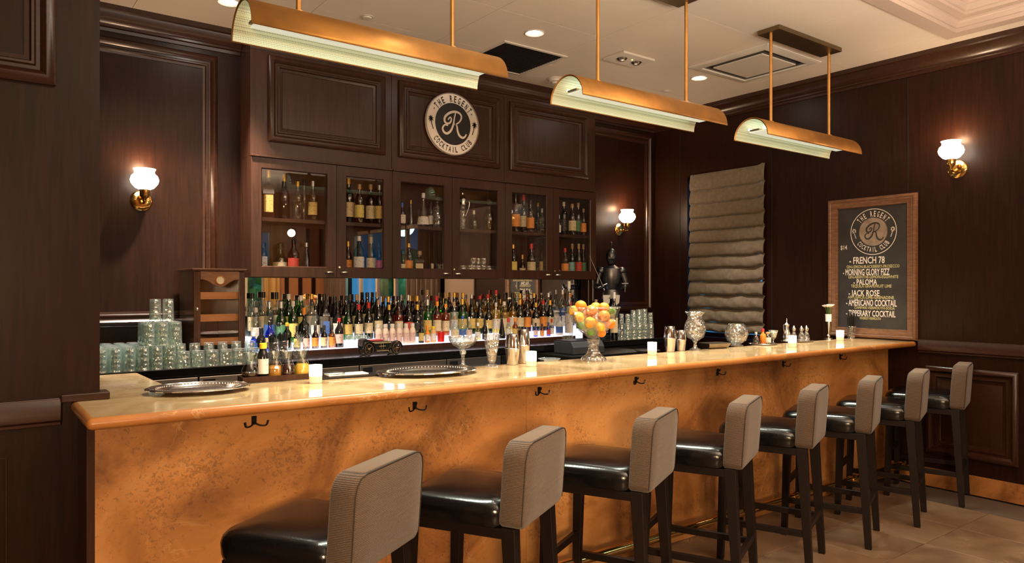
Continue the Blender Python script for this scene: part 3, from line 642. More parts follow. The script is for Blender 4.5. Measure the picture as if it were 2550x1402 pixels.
# ------------------------------------------------------------------ sconces
def sconce(loc, rot, label):
    s = thing('wall_sconce', label, 'lamp', loc, rot, 'brass wall sconces')     # wall behind at +y
    RX = Matrix.Rotation(pi / 2, 3, 'X')
    MB().lathe([(0, .014), (.03, .014), (.058, .010), (.066, .004), (.068, 0)], 28, axis=RX).obj('backplate', BRASSP, s)
    for k in (-1, 1): MB().ball((k * .04, -.014, 0), .005, 8, 5).obj('screw', BRASSP, s)
    MB().tube(smooth_pts([(0, 0, 0), (0, -.05, -.02), (0, -.10, -.015), (0, -.105, .02)], 5), .008, 8).obj('arm', BRASSP, s)
    MB().lathe([(0, -.02), (.01, -.018), (.012, 0), (.028, .02), (.030, .028), (.030, .062), (.034, .066), (0, .066)], 18, (0, -.105, .0)).obj('socket', BRASSP, s)
    MB().lathe([(.028, .060), (.055, .072), (.078, .100), (.084, .122), (.076, .148), (.062, .160), (.058, .172), (.060, .182), (.066, .192), (.063, .193), (.055, .172), (.056, .165), (.07, .148), (.05, .08)], 28, (0, -.105, .0)).obj('glass_shade', GLOBE, s)
    return s
a = at_y(352, 500, YB); s0 = sconce((a[0], YB, a[2]), 0, 'brass wall sconce with lit opal shade on the left back wall')
b = at_y(1543, 572, YB); s1 = dup(s0, (b[0], YB, b[2]), 0, 'brass wall sconce with lit opal shade above the knight statuette')
c = at_x(2384, 421, XR); s2 = dup(s0, (XR, c[1], c[2]), -pi / 2, 'brass wall sconce with lit opal shade on the right wall beyond the chalkboard')
for p, dx, dy in ((a, 0, -.105), (b, 0, -.105), ((XR, c[1], c[2]), -.105, 0)):
    light('POINT', (p[0] + dx, p[1] + dy, p[2] + .215), 5, (1, .60, .32), size=.03, name='sconce_bulb')
    light('POINT', (p[0] + dx * 1.9, p[1] + dy * 1.9, p[2] + .12), 4.5, (1, .60, .32), size=.04, name='sconce_bulb')
# ------------------------------------------------------------------ ceiling fittings
for i, p in enumerate(DOWN):
    t = thing('downlight', ['round recessed downlight above the nearest pendant\'s left end', 'round recessed downlight beside the dark square vent', 'round recessed downlight below the ceiling cassette'][i], 'light', (p[0], p[1], H), group='recessed ceiling downlights')
    MB().lathe([(.048, -.001), (.065, -.006), (.070, -.004), (.070, 0)], 28).obj('trim_ring', WHITEP, t)
    MB().lathe([(0, -.0015), (.048, -.0015)], 28).obj('lens', DLITE, t, 0)
def quad_at(pts): return [at_z(x, y, H) for x, y in pts]
v = thing('square_vent', 'dark square ceiling vent grille with pale frame', 'vent', (*at_z(1277, 146, H)[:2], H))
s = .30
MB().frame(lambda u, w_, h: (u, w_, -h), -s, s, -s, s, [(0, 0), (0, .008), (.02, .010), (.025, .004)], False).obj('vent_frame', WHITEP, v, 0)
MB().box(-s + .02, -s + .02, -.004, s - .02, s - .02, -.0005).obj('grille_back', BLKM, v, 0)
for k in range(18): MB().box(-s + .025, -s + .03 + k * .031, -.007, s - .025, -s + .038 + k * .031, -.004).obj('louvre', BLKM, v, 0)
q = at_z(1878, 160, H); ac = thing('ceiling_cassette', 'square air conditioning cassette in the ceiling before the farthest pendant', 'air conditioner', (q[0], q[1], H))
s = .36
MB().frame(lambda u, w_, h: (u, w_, -h), -s, s, -s, s, [(0, 0), (.0, .006), (.03, .016), (.07, .020), (.075, .008)], False).obj('outer_frame', WHITEP, ac, 20)
MB().box(-s + .07, -s + .07, -.009, s - .07, s - .07, -.001).obj('slot_recess', BLKM, ac, 0)
MB().box(-s + .135, -s + .135, -.020, s - .135, s - .135, -.0095).obj('centre_panel', WHITEP, ac, 0, bevel=.012, seg=3)
q = at_z(1567, 145, H); em = thing('emergency_light', 'white ceiling emergency light plate with two small lamps', 'light', (q[0], q[1], H))
MB().box(-.17, -.11, -.018, .17, .11, -.0005).obj('plate', WHITEP, em, 0, bevel=.004)
for sx in (-.08, .08): MB().lathe([(0, -.036), (.025, -.034), (.042, -.019)], 18, (sx, 0, 0)).obj('lamp_head', mat('dull chrome', (.35, .3, .25), .2, .9), em)
MB().ball((0, -.03, -.02), .006, 8, 5).obj('status_light', mat('green indicator', (.5, 1, .2), .4, emit=(.6, 1, .2), estr=2), em)
q = at_z(1383, 196, H); sm = thing('smoke_detector', 'round white smoke detector near the middle pendant', 'smoke detector', (q[0], q[1], H))
MB().lathe([(0, -.045), (.03, -.045), (.035, -.03), (.055, -.028), (.06, -.012), (.07, -.010), (.07, -.0005)], 26).obj('housing', WHITEP, sm)
for i, (px, py) in enumerate(((914, 42), (1658, 226))):
    q = at_z(px, py, H); o = MB().lathe([(0, -.012), (.028, -.012), (.03, -.004), (.045, -.004), (.045, -.0005)], 22, (0, 0, 0)).obj('sprinkler_cap', WHITEP); o.location = q
    tag(o, ['round white sprinkler cap above the nearest pendant', 'small round sprinkler cap left of the farthest downlight'][i], 'sprinkler')
# ------------------------------------------------------------------ stools
def rounded_slab(x0, x1, z0, z1, th, lean, r, nx=10, arch=.0):
    # back cushion outline in xz, thickness y, rounded edges
    out = []
    def arc(cx, cz, a0, a1, rr, n=5):
        for i in range(n + 1): a = a0 + (a1 - a0) * i / n; out.append((cx + rr * cos(a), cz + rr * sin(a)))
    arc(x1 - r * .5, z0 + r * .5, -pi / 2, 0, r * .5); arc(x1 - r, z1 - r, 0, pi / 2, r); arc(x0 + r, z1 - r, pi / 2, pi, r); arc(x0 + r * .5, z0 + r * .5, pi, 3 * pi / 2, r * .5)
    cx, cz = (x0 + x1) / 2, (z0 + z1) / 2; n = len(out); vs = []; fs = []
    lay = [(0, .0, .80), (.012, 0, .95), (.022, .0, 1.0)]
    prof = [(-th / 2 - .003, .55), (-th / 2 - .001, .93), (-th / 2 + .004, .982), (-th / 2 + .012, 1.0), (th / 2 - .012, 1.0), (th / 2 - .004, .982), (th / 2, .93), (th / 2 + .003, .55)]
    for y, k in prof:
        for x, z in out:
            kk = 1 - (1 - k) * (.6 if k < .9 else 1)
            zz = cz + (z - cz) * k; vs.append((cx + (x - cx) * k, y - lean * (zz - z0), zz))
    m = len(prof)
    for j in range(m - 1):
        for i in range(n): fs.append((j * n + i, j * n + (i + 1) % n, (j + 1) * n + (i + 1) % n, (j + 1) * n + i))
    fs.append(tuple(range(n - 1, -1, -1))); fs.append(tuple(range((m - 1) * n, m * n)))
    return MB().add(vs, fs)
def stool(label):
    s = thing('bar_stool', label, 'stool', (0, 0, 0), 0, 'bar stools along the counter')
    def leg(top, bot, w0, w1):
        q = lambda c, w_: [(c[0] - w_, c[1] - w_, c[2]), (c[0] + w_, c[1] - w_, c[2]), (c[0] + w_, c[1] + w_, c[2]), (c[0] - w_, c[1] + w_, c[2])]
        return MB().hexa(q(bot, w1), q(top, w0))
    for sx in (-1, 1):
        leg((sx * .175, -.205, .655), (sx * .19, -.245, 0), .026, .017).obj('leg', ESP, s, 0, bevel=.002)
        leg((sx * .185, .195, .63), (sx * .195, .215, 0), .023, .017).obj('leg', ESP, s, 0, bevel=.002)
    MB().box(-.20, -.20, .615, .20, .21, .652).obj('seat_frame', ESP, s, 0, bevel=.003)
    # seat cushion
    vs = []; fs = []; n = 32
    for z, k in ((.653, .93), (.656, .985), (.668, 1.0), (.705, 1.01), (.725, .985), (.738, .93), (.746, .80), (.751, .55), (.753, .25)):
        for i in range(n):
            a = 2 * pi * i / n; c_, s_ = cos(a), sin(a); e = .28
            x = abs(c_) ** e * (1 if c_ >= 0 else -1) * .217 * k; y = abs(s_) ** e * (1 if s_ >= 0 else -1) * .215 * k
            vs.append((x, y + .02, z + (.012 if z > .70 else 0) * (y + .2) / .4 * 0))
    m = 9
    for j in range(m - 1):
        for i in range(n): fs.append((j * n + i, j * n + (i + 1) % n, (j + 1) * n + (i + 1) % n, (j + 1) * n + i))
    fs.append(tuple(range(n - 1, -1, -1))); fs.append(tuple(range((m - 1) * n, m * n)))
    MB().add(vs, fs).obj('seat', LEATH, s, 60)
    rounded_slab(-.207, .207, .654, .955, .092, .07, .062).obj('backrest', CORD, s, 50).location = (0, -.215, 0)
    # piping seam
    mb = MB(); pts = [(-.203, -.2595, .67), (-.204, -.269, .80), (-.204, -.2755, .893), (-.196, -.2785, .925), (-.178, -.280, .944), (-.145, -.2815, .952), (.145, -.2815, .952), (.178, -.280, .944), (.196, -.2785, .925), (.204, -.2755, .893), (.204, -.269, .80), (.203, -.2595, .67)]
    mb.tube(pts, .0022, 5); mb.obj('seam', mat('dark seam piping', (.03, .02, .014), .8), s)
    def bar(a, b, w_=.011, h=.016):
        a = Vector(a); b = Vector(b); t = (b - a).normalized(); n_ = t.cross(Vector((0, 0, 1))).normalized() * w_; up = Vector((0, 0, h))
        return MB().hexa([a - n_ - up, a + n_ - up, b + n_ - up, b - n_ - up], [a - n_ + up, a + n_ + up, b + n_ + up, b - n_ + up])
    for sx in (-1, 1): bar((sx * .186, -.232, .21), (sx * .192, .208, .21)).obj('stretcher', ESP, s, 0, bevel=.0015)
    bar((-.192, .208, .31), (.192, .208, .31)).obj('stretcher', ESP, s, 0, bevel=.0015); bar((-.186, -.235, .24), (.186, -.235, .24)).obj('stretcher', ESP, s, 0, bevel=.0015)
    return s
SP = [(.88, 1.945, 32), (1.529, 1.984, 29), (2.213, 2.024, 26), (2.832, 2.023, 24), (3.484, 2.061, 21), (4.109, 2.071, 20), (4.726, 2.078, 18), (5.409, 2.09, 16)]
def spos(cx_, cy_, r): a = R_(r); lx, ly = -.200, -.250; return (cx_ - (lx * cos(a) - ly * sin(a)), cy_ - (lx * sin(a) + ly * cos(a)), 0)
SL = ['nearest bar stool, black leather seat cut by the photo\'s bottom edge', 'second nearest bar stool with grey-brown corduroy back', 'third nearest bar stool, left of the brightest foot rail stretch', 'fourth nearest bar stool with corduroy back and black seat', 'fifth nearest bar stool, middle of the receding row', 'third bar stool from the right wall', 'second bar stool from the right wall', 'farthest bar stool, closest to the right wall']
s0 = stool(SL[0]); s0.location = spos(*SP[0]); s0.rotation_euler = (0, 0, R_(SP[0][2]))
for q_, l in list(zip(SP, SL))[1:]: dup(s0, spos(*q_), R_(q_[2]), l)
# ------------------------------------------------------------------ bottles
GB = {'clear': CLEARB, 'green': glassm('green bottle glass', (.10, .45, .12), .07), 'darkgreen': glassm('dark green bottle glass', (.03, .12, .04), .07),
      'amber': glassm('amber spirit', (.62, .26, .06), .07), 'brown': glassm('brown bottle glass', (.16, .055, .02), .07), 'black': mat('black bottle', (.010, .008, .008), .12),
      'blue': glassm('blue bottle glass', (.05, .22, .75), .07), 'yellow': glassm('pale gold spirit', (.80, .68, .25), .07), 'red': glassm('red spirit', (.5, .05, .03), .07),
      'white': mat('white frosted bottle', (.75, .72, .68), .4), 'pink': mat('pale pink label bottle', (.78, .62, .52), .4), 'orange': mat('orange liqueur', (.75, .22, .02), .25), 'tan': mat('tan juice bottle', (.62, .38, .16), .35)}
CAPC = {'red': (.55, .02, .02), 'gold': (.70, .42, .08), 'black': (.012, .011, .012), 'white': (.75, .72, .66), 'cork': (.42, .26, .13), 'orange': (.85, .28, .02), 'green': (.04, .16, .05), 'blue': (.03, .08, .35), 'yellow': (.85, .60, .03), 'silver': (.6, .6, .6)}
LABC = {'cream': (.66, .55, .34), 'white': (.72, .68, .62), 'gold': (.60, .42, .12), 'red': (.50, .05, .03), 'black': (.02, .02, .02), 'yellow': (.70, .58, .16), 'orange': (.75, .28, .05), 'pink': (.70, .50, .45), 'green': (.10, .28, .14), 'blue': (.06, .14, .42), 'teal': (.25, .5, .48)}
CM = {k: mat(k + ' bottle cap', v, .35, .6 if k in ('gold', 'silver') else 0) for k, v in CAPC.items()}
def labelmat(k):
    n = k + ' paper label'
    if n in MATS: return MATS[n]
    m, nt, N, L, b = _new(n); c = LABC[k]; ink = (.04, .03, .03) if sum(c) > .5 else (.6, .5, .3)
    tc = N.new('ShaderNodeTexCoord'); mp = N.new('ShaderNodeMapping'); mp.inputs['Scale'].default_value = (60, 60, 95); L.new(tc.outputs['Object'], mp.inputs[0])
    v = N.new('ShaderNodeTexNoise'); v.inputs['Scale'].default_value = 1; v.inputs['Detail'].default_value = 1; L.new(mp.outputs[0], v.inputs['Vector'])
    r = N.new('ShaderNodeValToRGB'); r.color_ramp.elements[0].position = .60; r.color_ramp.elements[1].position = .68
    r.color_ramp.elements[0].color = (*c, 1); r.color_ramp.elements[1].color = (c[0] * .45 + ink[0] * .5, c[1] * .45 + ink[1] * .5, c[2] * .45 + ink[2] * .5, 1)
    L.new(v.outputs['Fac'], r.inputs[0]); L.new(r.outputs[0], b.inputs['Base Color']); b.inputs['Roughness'].default_value = .6; MATS[n] = m; return m
SHAPE = {
 'round': ([(0, 0), (.93, 0), (1, .015), (1, .56), (.93, .63), (.60, .71), (.40, .77), (.36, .82), (.36, .93)], (.38, .87, 1.0), (.14, .46), 16),
 'wine': ([(0, 0), (.93, 0), (1, .015), (1, .50), (.88, .60), (.52, .69), (.38, .76), (.36, .93)], (.40, .84, 1.0), (.16, .44), 16),
 'square': ([(0, 0), (1.2, 0), (1.27, .015), (1.27, .58), (1.1, .66), (.5, .72), (.36, .77), (.34, .90)], (.44, .84, 1.0), (.12, .48), 4),
 'cone': ([(0, 0), (1.05, 0), (1.1, .03), (1.0, .18), (.45, .62), (.28, .76), (.26, .93)], (.30, .86, 1.0), (.06, .30), 18),
 'small': ([(0, 0), (.93, 0), (1, .02), (1, .50), (.85, .60), (.42, .70), (.36, .85), (.36, .88)], (.44, .80, 1.0), (.10, .47), 14),
 'squat': ([(0, 0), (1.0, 0), (1.1, .02), (1.15, .40), (1.0, .52), (.45, .60), (.30, .68), (.28, .84)], (.42, .80, 1.0), (.08, .38), 18),
 'jug': ([(0, 0), (.93, 0), (1, .02), (1, .62), (.8, .74), (.6, .80), (.6, .88)], (.66, .84, 1.0), (.12, .55), 14)}
_BM = {}
def bottle_mesh(shape, Hh, R):
    k = (shape, round(Hh, 3), round(R, 3))
    if k in _BM: return _BM[k]
    prof, cap, lab, n = SHAPE[shape]; mb = MB(); mb.lathe([(r * R, z * Hh) for r, z in prof], n); rot = pi / 4 if n == 4 else 0
    body = mb
    if n == 4: body.v = [(x * cos(rot) - y * sin(rot), x * sin(rot) + y * cos(rot), z) for x, y, z in body.v]
    bm = body.mesh('body', 40)
    cm = MB().lathe([(cap[0] * R * .9, cap[1] * Hh), (cap[0] * R, cap[1] * Hh), (cap[0] * R, cap[2] * Hh - .002), (cap[0] * R * .85, cap[2] * Hh), (0, cap[2] * Hh)], 12).mesh('cap', 40)
    if n == 4: lr = R * 1.27 * .7071; lm = MB().box(-lr * .82, -lr - .0012, lab[0] * Hh, lr * .82, -lr - .0002, lab[1] * Hh).mesh('label', 0)
    else:
        def rr(z):
            for (r0, a), (r1, b) in zip(prof, prof[1:]):
                if a <= z <= b and b > a: return r0 + (r1 - r0) * (z - a) / (b - a)
            return 1
        zz = [lab[0] + (lab[1] - lab[0]) * i / 3 for i in range(4)]
        lm = MB().lathe([(rr(z) * R + .0008, z * Hh) for z in zz], 12, a0=-pi / 2 - 1.15, a1=-pi / 2 + 1.15).mesh('label', 40)
    _BM[k] = (bm, cm, lm); return _BM[k]
def bottle(x, y, z, Hh, R, shape, glass, cap, lab, label, group=None, name='bottle'):
    bm, cm, lm = bottle_mesh(shape, Hh, R); b = thing(name, label, 'bottle', (x, y, z), atan2(y, x) - pi / 2 + random.uniform(-.12, .12), group)
    for me, m, nm in ((bm, GB[glass], 'body'), (cm, CM[cap], 'cap')) + (((lm, labelmat(lab), 'label'),) if lab else ()):
        o = bpy.data.objects.new(nm, me); COL.objects.link(o); o.parent = b
        if not me.materials: me.materials.append(m)
        o.material_slots[0].link = 'OBJECT'; o.material_slots[0].material = m
    return b
DN = ['leftmost cabinet door', 'second cabinet door', 'third cabinet door', 'fourth cabinet door', 'fifth cabinet door', 'rightmost cabinet door']
GN = {'clear': 'clear', 'green': 'green', 'darkgreen': 'dark green', 'amber': 'amber', 'brown': 'brown', 'black': 'black', 'blue': 'blue', 'yellow': 'pale gold', 'red': 'red', 'white': 'white', 'pink': 'pale pink', 'orange': 'orange', 'tan': 'tan'}
SHU, SHL, YI = 1.9705, 1.5855, 5.08
cabb = [  # px, top py, shelf u/l, door, R, shape, glass, cap, label
 (668, 424, 'u', 0, .048, 'square', 'amber', 'gold', 'gold'), (707, 434, 'u', 0, .040, 'wine', 'brown', 'gold', None), (741, 452, 'u', 0, .038, 'round', 'clear', 'gold', None), (757, 446, 'u', 0, .026, 'wine', 'clear', 'black', None), (779, 451, 'u', 0, .034, 'round', 'yellow', 'silver', 'gold'),
 (655, 604, 'l', 0, .030, 'jug', 'black', 'black', 'white'), (698, 606, 'l', 0, .058, 'squat', 'darkgreen', 'black', 'cream'), (731, 597, 'l', 0, .040, 'round', 'amber', 'black', 'red'), (763, 604, 'l', 0, .042, 'cone', 'clear', 'silver', None),
 (846, 446, 'u', 1, .040, 'round', 'amber', 'gold', 'white'), (868, 444, 'u', 1, .043, 'round', 'green', 'gold', 'cream'), (895, 459, 'u', 1, .037, 'round', 'amber', 'cork', 'yellow'), (923, 459, 'u', 1, .041, 'round', 'amber', 'cork', 'cream'), (945, 461, 'u', 1, .036, 'round', 'amber', 'silver', 'gold'),
 (847, 606, 'l', 1, .042, 'squat', 'amber', 'gold', 'cream'), (867, 601, 'l', 1, .030, 'wine', 'amber', 'gold', 'orange'), (894, 588, 'l', 1, .041, 'round', 'black', 'white', 'white'), (924, 590, 'l', 1, .040, 'wine', 'brown', 'cork', 'cream'), (944, 606, 'l', 1, .024, 'round', 'brown', 'black', 'red'),
 (1001, 505, 'u', 2, .032, 'small', 'blue', 'blue', 'white'), (1023, 498, 'u', 2, .028, 'cone', 'clear', 'gold', None), (1054, 481, 'u', 2, .050, 'cone', 'clear', 'white', 'white'), (1073, 501, 'u', 2, .020, 'round', 'clear', 'black', 'white'),
 (1003, 625, 'l', 2, .022, 'round', 'amber', 'blue', 'cream'), (1018, 606, 'l', 2, .038, 'round', 'amber', 'gold', 'orange'), (1045, 625, 'l', 2, .040, 'square', 'amber', 'cork', 'cream'),
 (1180, 524, 'u', 3, .032, 'squat', 'green', 'silver', None),
 (1284, 483, 'u', 4, .040, 'round', 'amber', 'black', 'orange'), (1304, 480, 'u', 4, .038, 'wine', 'darkgreen', 'red', 'cream'), (1321, 499, 'u', 4, .036, 'round', 'amber', 'black', 'orange'), (1340, 505, 'u', 4, .026, 'round', 'brown', 'cork', 'black'), (1350, 519, 'u', 4, .024, 'square', 'clear', 'silver', 'black'),
 (1278, 609, 'l', 4, .036, 'round', 'darkgreen', 'gold', 'yellow'), (1301, 634, 'l', 4, .026, 'squat', 'amber', 'gold', 'cream'), (1323, 607, 'l', 4, .040, 'wine', 'amber', 'red', 'cream'), (1350, 603, 'l', 4, .026, 'wine', 'clear', 'cork', 'gold'),
 (1392, 535, 'u', 5, .020, 'small', 'amber', 'silver', 'white'), (1404, 503, 'u', 5, .036, 'round', 'brown', 'white', 'black'), (1425, 508, 'u', 5, .038, 'round', 'amber', 'cork', 'cream'), (1440, 505, 'u', 5, .038, 'round', 'clear', 'cork', 'green'), (1453, 520, 'u', 5, .030, 'round', 'clear', 'cork', 'orange'),
 (1407, 618, 'l', 5, .036, 'round', 'clear', 'red', 'orange'), (1425, 607, 'l', 5, .034, 'wine', 'green', 'cork', 'teal'), (1441, 607, 'l', 5, .034, 'wine', 'green', 'cork', 'red'), (1453, 608, 'l', 5, .034, 'wine', 'green', 'cork', 'green')]
USED = set()
def uniq(l):
    if l in USED: raise SystemExit('dup label ' + l)
    USED.add(l); return l
cnt = {}
for px, py, s_, dr, R, shp, g, cp, lb in cabb:
    k = (dr, s_); yi = 5.045 if cnt.get(k, 0) % 2 == 0 else 5.115
    p = at_y(px, 600, yi); z = SHU if s_ == 'u' else SHL; hh = at_y(px, py, yi)[2] - z
    hh = min(hh, .345); R = min(R, .052 / max(q_[0] for q_ in SHAPE[shp][0])); cnt[k] = cnt.get(k, 0) + 1
    bottle(p[0], yi, z, hh, R, shp, g, cp, lb, uniq(f"{GN[g]} bottle, {cp} cap, {ordw(cnt[k]-1)} from left, {'upper' if s_=='u' else 'lower'} shelf, {DN[dr]}"), 'liquor bottles in the cabinets')
# crystal decanters and glasses in the cabinets
def lathe_thing(name, label, cat, loc, parts, group=None, rot=0, n=24, bevel=0):
    t = thing(name, label, cat, loc, rot, group)
    for pn, prof, m in parts: MB().lathe(prof, n, mod=(lambda a, z: 1 + .035 * cos(n / 2 * a)) if m is CRYC else None).obj(pn, m, t, 45 if m is not CRYC else 5)
    return t
for px, py, R, lbl in ((1089, 482, .046, 'dark cut crystal decanter on the upper shelf, third cabinet door'), (1218, 495, .055, 'round golden cut crystal decanter, upper shelf, fourth cabinet door')):
    p = at_y(px, py, YI); hh = p[2] - SHU
    lathe_thing('decanter', lbl, 'decanter', (p[0], YI, SHU), [('body', [(0, 0), (R * .7, 0), (R, hh * .2), (R * 1.02, hh * .38), (R * .7, hh * .6), (R * .25, hh * .68), (R * .25, hh * .78), (R * .35, hh * .8)], GB['yellow'] if px > 1100 else CRYS), ('stopper', [(0, hh * .79), (R * .2, hh * .8), (R * .45, hh * .88), (R * .3, hh * .97), (0, hh)], CRYS)])
p = at_y(1152, 478, YI); hh = p[2] - SHU
ew = lathe_thing('claret_jug', 'silver mounted crystal claret jug, upper shelf, fourth cabinet door', 'jug', (p[0], YI, SHU), [('body', [(0, 0), (.036, 0), (.03, .03), (.022, .10), (.024, hh * .62), (.030, hh * .66)], CRYS), ('lid', [(.031, hh * .66), (.032, hh * .80), (.02, hh * .88), (.008, hh * .92), (.01, hh * .97), (0, hh)], CHROME)])
MB().tube(smooth_pts([(.028, 0, hh * .78), (.065, 0, hh * .76), (.062, 0, hh * .6), (.03, 0, hh * .36)], 5), .004, 6).obj('handle', CHROME, ew)
def glass_prof(h, r, base=.012, taper=.9): return [(0, .001), (r * taper, .001), (r * taper, base * .3), (r, h), (r - .002, h), (r * taper - .003, base), (0, base)]
def cabglass(px, h, r, dr, lbl, y=5.08, m=CRYS): 
    cnt[lbl] = cnt.get(lbl, 0) + 1
    if dr == 3: lbl = lbl.replace('crystal', 'crystal', 1).replace(' on the lower shelf,', f', {ORD[cnt[lbl]-1]} from left, lower shelf,')
    p = at_y(px, 600, y); o = MB().lathe(glass_prof(h, r), 14).obj('tumbler', m, None, 20); o.location = (p[0], y, SHL); tag(o, lbl, 'glass', 'crystal glasses behind the fourth cabinet door' if dr == 3 else None)
for px, y in ((1152, 5.04), (1160, 5.11), (1170, 5.04), (1180, 5.11), (1190, 5.04), (1217, 5.04), (1229, 5.10)): cabglass(px, .085, .030, 3, 'small cut crystal tumbler on the lower shelf, fourth cabinet door', y)
for px, y in ((1178, 5.06), (1190, 5.12), (1204, 5.07)): cabglass(px, .15, .026, 3, 'tall cut crystal glass on the lower shelf, fourth cabinet door', y)
cabglass(1075, .095, .028, 2, 'brushed metal cup on the lower shelf, third cabinet door', m=SHAK); cabglass(1094, .095, .032, 2, 'clear tumbler on the lower shelf, third cabinet door'); cabglass(1392, .06, .018, 5, 'tiny clear glass on the lower shelf, rightmost cabinet door')
# ------------------------------------------------------------------ back bar bottles
rows = {'back': [], 'middle': [], 'front': []}
GREENS = [('wine', 'green', 'red', 'yellow'), ('wine', 'darkgreen', 'red', 'cream'), ('wine', 'green', 'black', 'gold'), ('round', 'darkgreen', 'cork', 'cream')]
def zone(px, row):
    if px < 690: return random.choice([('round', 'clear', 'white', 'white'), ('square', 'clear', 'black', 'white'), ('round', 'clear', 'black', 'cream'), ('round', 'clear', 'silver', 'blue')])
    if px < 760: return random.choice([('wine', 'green', 'silver', 'green'), ('round', 'green', 'orange', 'green'), ('round', 'green', 'white', 'yellow'), ('squat', 'darkgreen', 'orange', None)])
    if px < 860: return random.choice([('round', 'clear', 'yellow', 'white'), ('wine', 'black', 'black', 'white'), ('round', 'clear', 'red', 'white'), ('square', 'clear', 'black', 'blue')])
    if px < 960: return random.choice(GREENS + [('round', 'brown', 'black', 'cream')])
    if px < 1060: return random.choice([('round', 'brown', 'black', 'red'), ('wine', 'darkgreen', 'gold', 'black'), ('round', 'amber', 'black', 'cream'), ('wine', 'brown', 'red', 'white'), ('wine', 'green', 'red', 'red')])
    if px < 1160: return random.choice([('wine', 'green', 'red', 'gold'), ('round', 'brown', 'gold', 'white'), ('round', 'clear', 'cork', 'white'), ('wine', 'black', 'cork', 'cream'), ('round', 'amber', 'orange', 'cream')])
    if px < 1290: return random.choice([('wine', 'yellow', 'black', 'white'), ('round', 'yellow', 'red', 'cream'), ('round', 'yellow', 'silver', 'white'), ('wine', 'darkgreen', 'black', 'gold'), ('round', 'clear', 'cork', 'yellow')])
    if px < 1370: return random.choice([('round', 'brown', 'red', 'orange'), ('wine', 'darkgreen', 'gold', 'cream'), ('round', 'clear', 'silver', 'pink'), ('round', 'amber', 'black', 'cream'), ('wine', 'black', 'cork', 'white')])
    return random.choice([('round', 'clear', 'red', 'blue'), ('round', 'green', 'white', 'white'), ('round', 'red', 'orange', 'cream'), ('square', 'clear', 'black', 'white')])
def addrow(row, y, z, x0, x1, gap, hmin, hmax):
    x = x0; i = 0
    while x < x1:
        px = 1275 + F * (x * FY - y * FX) / dep(x, y); shp, g, cp, lb = zone(px, row); hh = random.uniform(hmin, hmax); R = random.uniform(.033, .039)
        if shp == 'square': R = .030
        if shp == 'squat': hh *= .85
        if cp == 'red' and random.random() < .5: cp = random.choice(['black', 'gold', 'cork', 'white', 'silver'])
        rows[row].append((x + random.uniform(-.004, .004), y + random.uniform(-.004, .004), z, hh, R, shp, g, cp, lb)); x += gap + random.uniform(-.004, .006); i += 1
addrow('back', 5.126, T3, 1.60, 4.56, .086, .27, .325)
addrow('middle', 5.035, T2, 1.60, 4.56, .083, .25, .30)
FR = [(632, .13, .026, 'small', 'blue', 'white', 'blue'), (650, .16, .030, 'small', 'black', 'black', None), (672, .20, .034, 'round', 'blue', 'black', 'cream'),
 (694, .19, .032, 'round', 'clear', 'black', 'white'), (715, .19, .030, 'round', 'darkgreen', 'orange', None), (740, .165, .024, 'small', 'brown', 'black', 'yellow'), (763, .165, .024, 'small', 'brown', 'black', 'pink'),
 (785, .165, .024, 'small', 'brown', 'black', 'orange'), (807, .165, .024, 'small', 'brown', 'black', 'cream'), (826, .165, .024, 'small', 'amber', 'black', 'orange'), (845, .21, .031, 'round', 'black', 'red', 'pink'),
 (1064, .135, .021, 'small', 'orange', 'orange', 'white'), (1079, .125, .024, 'jug', 'tan', 'yellow', 'white'), (1049, .165, .022, 'small', 'black', 'black', 'gold'),
 (1133, .20, .034, 'round', 'clear', 'cork', 'cream'), (1152, .20, .030, 'round', 'clear', 'blue', 'blue'), (1168, .19, .026, 'round', 'clear', 'silver', 'pink'), (1190, .14, .024, 'small', 'yellow', 'white', 'white'), (1207, .17, .022, 'small', 'black', 'black', None),
 (1250, .20, .028, 'cone', 'black', 'black', None), (1266, .17, .026, 'small', 'clear', 'red', 'white'), (1283, .17, .026, 'small', 'amber', 'orange', 'gold'),
 (1334, .12, .019, 'small', 'blue', 'black', 'pink'), (1350, .11, .018, 'small', 'amber', 'black', 'orange'), (1366, .12, .018, 'small', 'blue', 'blue', 'red'), (1374, .15, .02, 'small', 'clear', 'red', 'white'), (1393, .17, .033, 'round', 'white', 'white', 'blue')]
for px, hh, R, shp, g, cp, lb in FR:
    yy = 4.950 if px < 1395 else 4.95
    p = at_y(px, 800, yy); rows['front'].append((p[0], yy, T1, hh, R, shp, g, cp, lb))
for k, px in enumerate((943, 960, 977, 994, 1011, 1027)):
    p = at_y(px, 800, 4.945); rows['front'].append((p[0], 4.945, T1, .155, .0245, 'jug', 'pink', 'white', 'pink'))
    p = at_y(px - 4, 800, 4.99)
for r, L_ in rows.items():
    L_.sort()
    for i, (x, y, z, hh, R, shp, g, cp, lb) in enumerate(L_):
        bottle(x, y, z, hh, R, shp, g, cp, lb, uniq(f"{GN[g]} bottle, {cp} cap, {(lb + ' label,') if lb else 'unlabelled,'} {ordw(i)} from left in {r} row before mirror"), 'bottles on the riser before the mirror')
